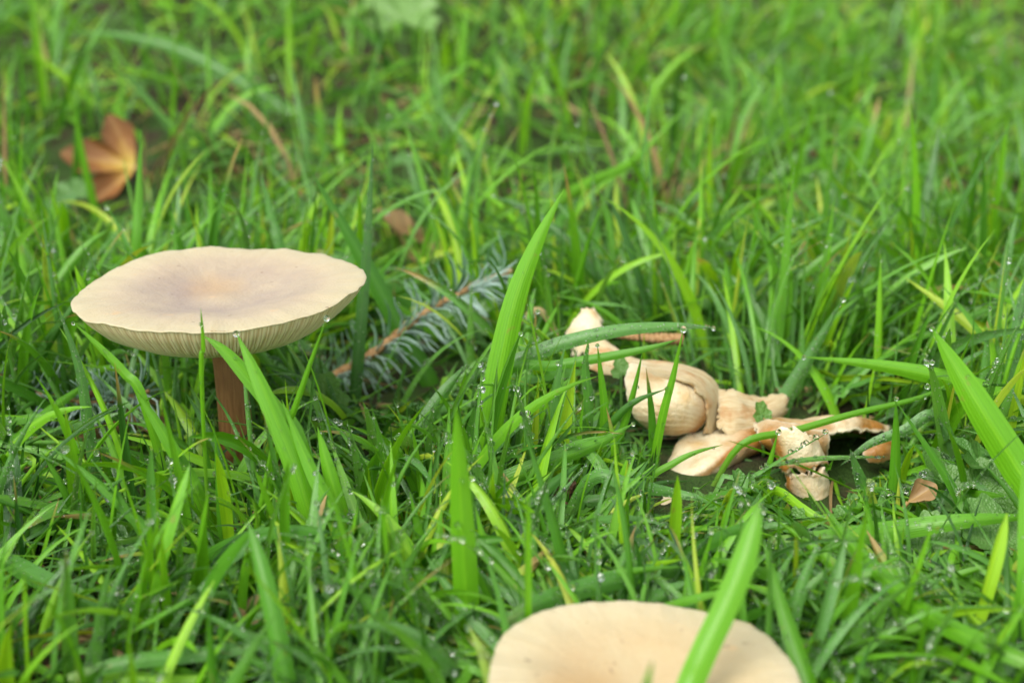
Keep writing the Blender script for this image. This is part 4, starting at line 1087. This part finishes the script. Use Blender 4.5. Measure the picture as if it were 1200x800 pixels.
spruce_twig([PY(372, 452, 42.3), PY(440, 412, 42.6), PY(490, 372, 43.2), PY(545, 340, 43.8), PY(600, 317, 44.6)], 'blue-green spruce twig with silvery needles right of the tall mushroom', 200, 3, silver=.8, rad=.14)
spruce_twig([PY(-15, 436, 39.5), PY(30, 456, 39.3), PY(75, 468, 39.0), PY(125, 470, 38.6), PY(175, 458, 38.5)], 'silvery spruce twig half buried in grass left of the tall mushroom', 240, 4, silver=.9, rad=.10)
spruce_twig([PY(395, 452, 40.5), PY(370, 470, 40), PY(345, 480, 39.8)], 'short spruce twig stub in the grass behind the brown stem', 60, 5, silver=.55, rad=.12)
spruce_twig([PY(800, 398, 41.0), PY(760, 396, 41.0), PY(718, 392, 41.2)], 'dark brown bare twig end behind the pointed blade', 0, 6, rad=.16)
spruce_twig([PH(1120, 803, .7), PH(1145, 788, .8), PH(1175, 772, .9)], 'small brown twig lying low below the buttercup leaves', 0, 8, rad=.10)

# ------------------------------------------------------------------ cone bits
def cone_bit(pt, label, n, R, seed):
    r = random.Random(seed); e = empty('cone_fragment', pt); tag(e, label, 'cone', 'broken cone bits')
    for i in range(n):
        a = r.uniform(0, 6.28); el = r.uniform(-.2, 1.2)
        d = np.array([math.cos(a) * math.cos(el), math.sin(a) * math.cos(el), math.sin(el)])
        c = np.asarray(pt) + d * R * r.uniform(.35, 1.0) + np.array([0, 0, R * .3])
        u = norm(np.cross(d, (0, .3, 1))); v = np.cross(u, d); l, w = R * r.uniform(.5, .8), R * r.uniform(.3, .45)
        V = []; 
        for t, ww, zz in ((-.4, .35, 0), (.0, 1, .06), (.35, .9, .10), (.6, .3, .08)):
            for s in (-1, 0, 1):
                V.append(c + d * l * t + u * w * ww * s * .8 + v * (zz * R * 2 + (.12 * R if s == 0 else 0)))
        nb = len(V); V += [p - v * .08 * R for p in V]
        F = grid_faces(4, 3); F += [tuple(q + nb for q in f[::-1]) for f in F]
        bd = [0, 1, 2, 5, 8, 11, 10, 9, 6, 3]
        for x, y_ in zip(bd, bd[1:] + bd[:1]): F.append((y_, x, x + nb, y_ + nb))
        mesh_obj('scale', V, F, M_CONE, e, c, smooth=False)
cone_bit(PH(664, 590, .6), 'dark brown broken cone bit behind the thin dew-beaded stalk', 16, .45, 1)
cone_bit(PH(108, 470, 1.0), 'small brown cone bit on the silvery spruce twig', 9, .3, 2)
cone_bit(PH(318, 745, .3), 'dark cone bit on the moss below the bright blades', 9, .4, 3)

# ------------------------------------------------------------------ water: big drops one by one, fine dew as stuff
def ico(sub):
    bm = bmesh.new(); bmesh.ops.create_icosphere(bm, subdivisions=sub, radius=1.0)
    V = np.array([v.co[:] for v in bm.verts]); F = np.array([[v.index for v in f.verts] for f in bm.faces]); bm.free()
    return V, F
IV3, IF3 = ico(3); IV1, IF1 = ico(1); IV2, IF2 = ico(2)
drop_me = bpy.data.meshes.new('water_droplet')
dv = IV3.copy(); dv[:, 2] *= np.where(dv[:, 2] < 0, 1.08, .98)
drop_me.from_pydata([tuple(v) for v in dv], [], [tuple(f) for f in IF3]); drop_me.update()
drop_me.polygons.foreach_set('use_smooth', np.ones(len(drop_me.polygons), dtype=bool)); drop_me.materials.append(M_WATER)
def droplet(p, r, label, group):
    o = bpy.data.objects.new('water_droplet', drop_me); col.objects.link(o)
    o.location = tuple(np.asarray(p) * S); o.scale = (r * S, r * S, r * S)
    tag(o, label, 'droplet', group)
drop_spots = []
for P, N, w, dew, side in HERO_CENTRES:
    if P[:, 1].mean() < 46 and random.random() < .4:                       # one on the tip
        drop_spots.append((P[-1] + np.array([0, -.02, -.01]), random.uniform(.045, .09), 'tip'))
    for _ in range(random.choice((0, 0, 1, 1, 2)) if P[:, 1].mean() < 42 else 0):
        k = random.randrange(5, len(P) - 3); nn = N[k] if N[k][1] < 0 else -N[k]
        r = random.uniform(.05, .10)
        drop_spots.append((P[k] + side[k] * w[k] * random.uniform(-.35, .35) + nn * r * .8, r, 'side'))
for k in pick[:150]:
    P, N = near['P'][k], near['N'][k]
    if random.random() < .35:
        drop_spots.append((P[-1] + np.array([0, 0, -.03]), random.uniform(.035, .085), 'tip'))
for p, r, kd in drop_spots:
    droplet(p, r, ('big' if r > .075 else 'small') + (' clear droplet on a blade tip ' if kd == 'tip' else ' clear droplet on a blade side ') + beside(p), 'water droplets on the blades')

def dew_stuff():
    C, R = [], []
    for P, N, w, dew, side in HERO_CENTRES:
        if P[:, 1].mean() > 50: continue
        for _ in range(int(6 + dew * 130)):
            f = random.uniform(.1, .98) * (len(P) - 1); k = int(f); u = f - k
            k2 = min(k + 1, len(P) - 1)
            p = P[k] * (1 - u) + P[k2] * u; nn = N[k] if (N[k] @ (CAM - p)) > 0 else -N[k]
            r = random.uniform(.014, .03) if random.random() < .7 else random.uniform(.03, .055)
            x = random.uniform(-.46, .46)
            p = p + side[k] * w[k] * x + N[k] * (.25 * w[k] * (abs(x) * 2 - .5)) + nn * r * .45
            C.append(p); R.append(r)
    n = len(near['L'])
    vis = np.argsort(-area)
    for k in vis[:2200]:
        cnt = int(1 + near['dew'][k] * 16 * random.random() * 2)
        P, N, sdv, w = near['P'][k], near['N'][k], near['sd'][k], near['w'][k]
        for _ in range(cnt):
            f = random.uniform(.15, .98) * (len(P) - 1); i = int(f); u = f - i; j = min(i + 1, len(P) - 1)
            p = P[i] * (1 - u) + P[j] * u; nn = N[i] if (N[i] @ (CAM - p)) > 0 else -N[i]
            r = random.uniform(.015, .03) if random.random() < .65 else random.uniform(.03, .085)
            x = random.uniform(-.45, .45)
            p = p + sdv[i] * w[i] * x + N[i] * (near['fold'][k] * w[i] * (abs(x) * 2 - .5)) + nn * r * .45
            C.append(p); R.append(r)
    for k in vis[:1500]:                                  # clusters of larger drops along the wettest blades
        if near['dew'][k] < .35: continue
        P, N, sdv, w = near['P'][k], near['N'][k], near['sd'][k], near['w'][k]
        f0 = random.uniform(.3, .95)
        for _ in range(random.randint(2, 9)):
            f = min(.99, max(.1, random.gauss(f0, .12))) * (len(P) - 1); i = int(f); u = f - i; j = min(i + 1, len(P) - 1)
            p = P[i] * (1 - u) + P[j] * u; nn = N[i] if N[i][2] > 0 else -N[i]
            r = random.uniform(.035, .105)
            C.append(p + sdv[i] * w[i] * random.uniform(-.45, .45) + nn * r * .5); R.append(r)
    for k in rng.integers(0, len(mid['L']), 3500):
        P = mid['P'][k]; i = rng.integers(3, P.shape[0])
        if P[i][1] < 90: C.append(P[i] + mid['N'][k][i] * .03 * (1 if mid['N'][k][i][2] > 0 else -1)); R.append(random.uniform(.03, .10))
    C = np.array(C); R = np.array(R)
    V = (C[:, None] + R[:, None, None] * IV1[None]).reshape(-1, 3)
    F = (IF1[None] + (np.arange(len(C)) * len(IV1))[:, None, None]).reshape(-1, 3)
    o = mesh_obj('dew', V, F, M_WATER, None, (0, 38, 0))
    tag(o, 'fine dew beads covering the grass blades', 'dew', kind='stuff')
    print('dew beads', len(C))
dew_stuff()

for o in bpy.data.objects:
    if '_o' in o: del o['_o']
tris = sum(len(o.data.loops) - 2 * len(o.data.polygons) for o in bpy.data.objects if o.type == 'MESH')
print('objects', len(bpy.data.objects), 'tris', tris)
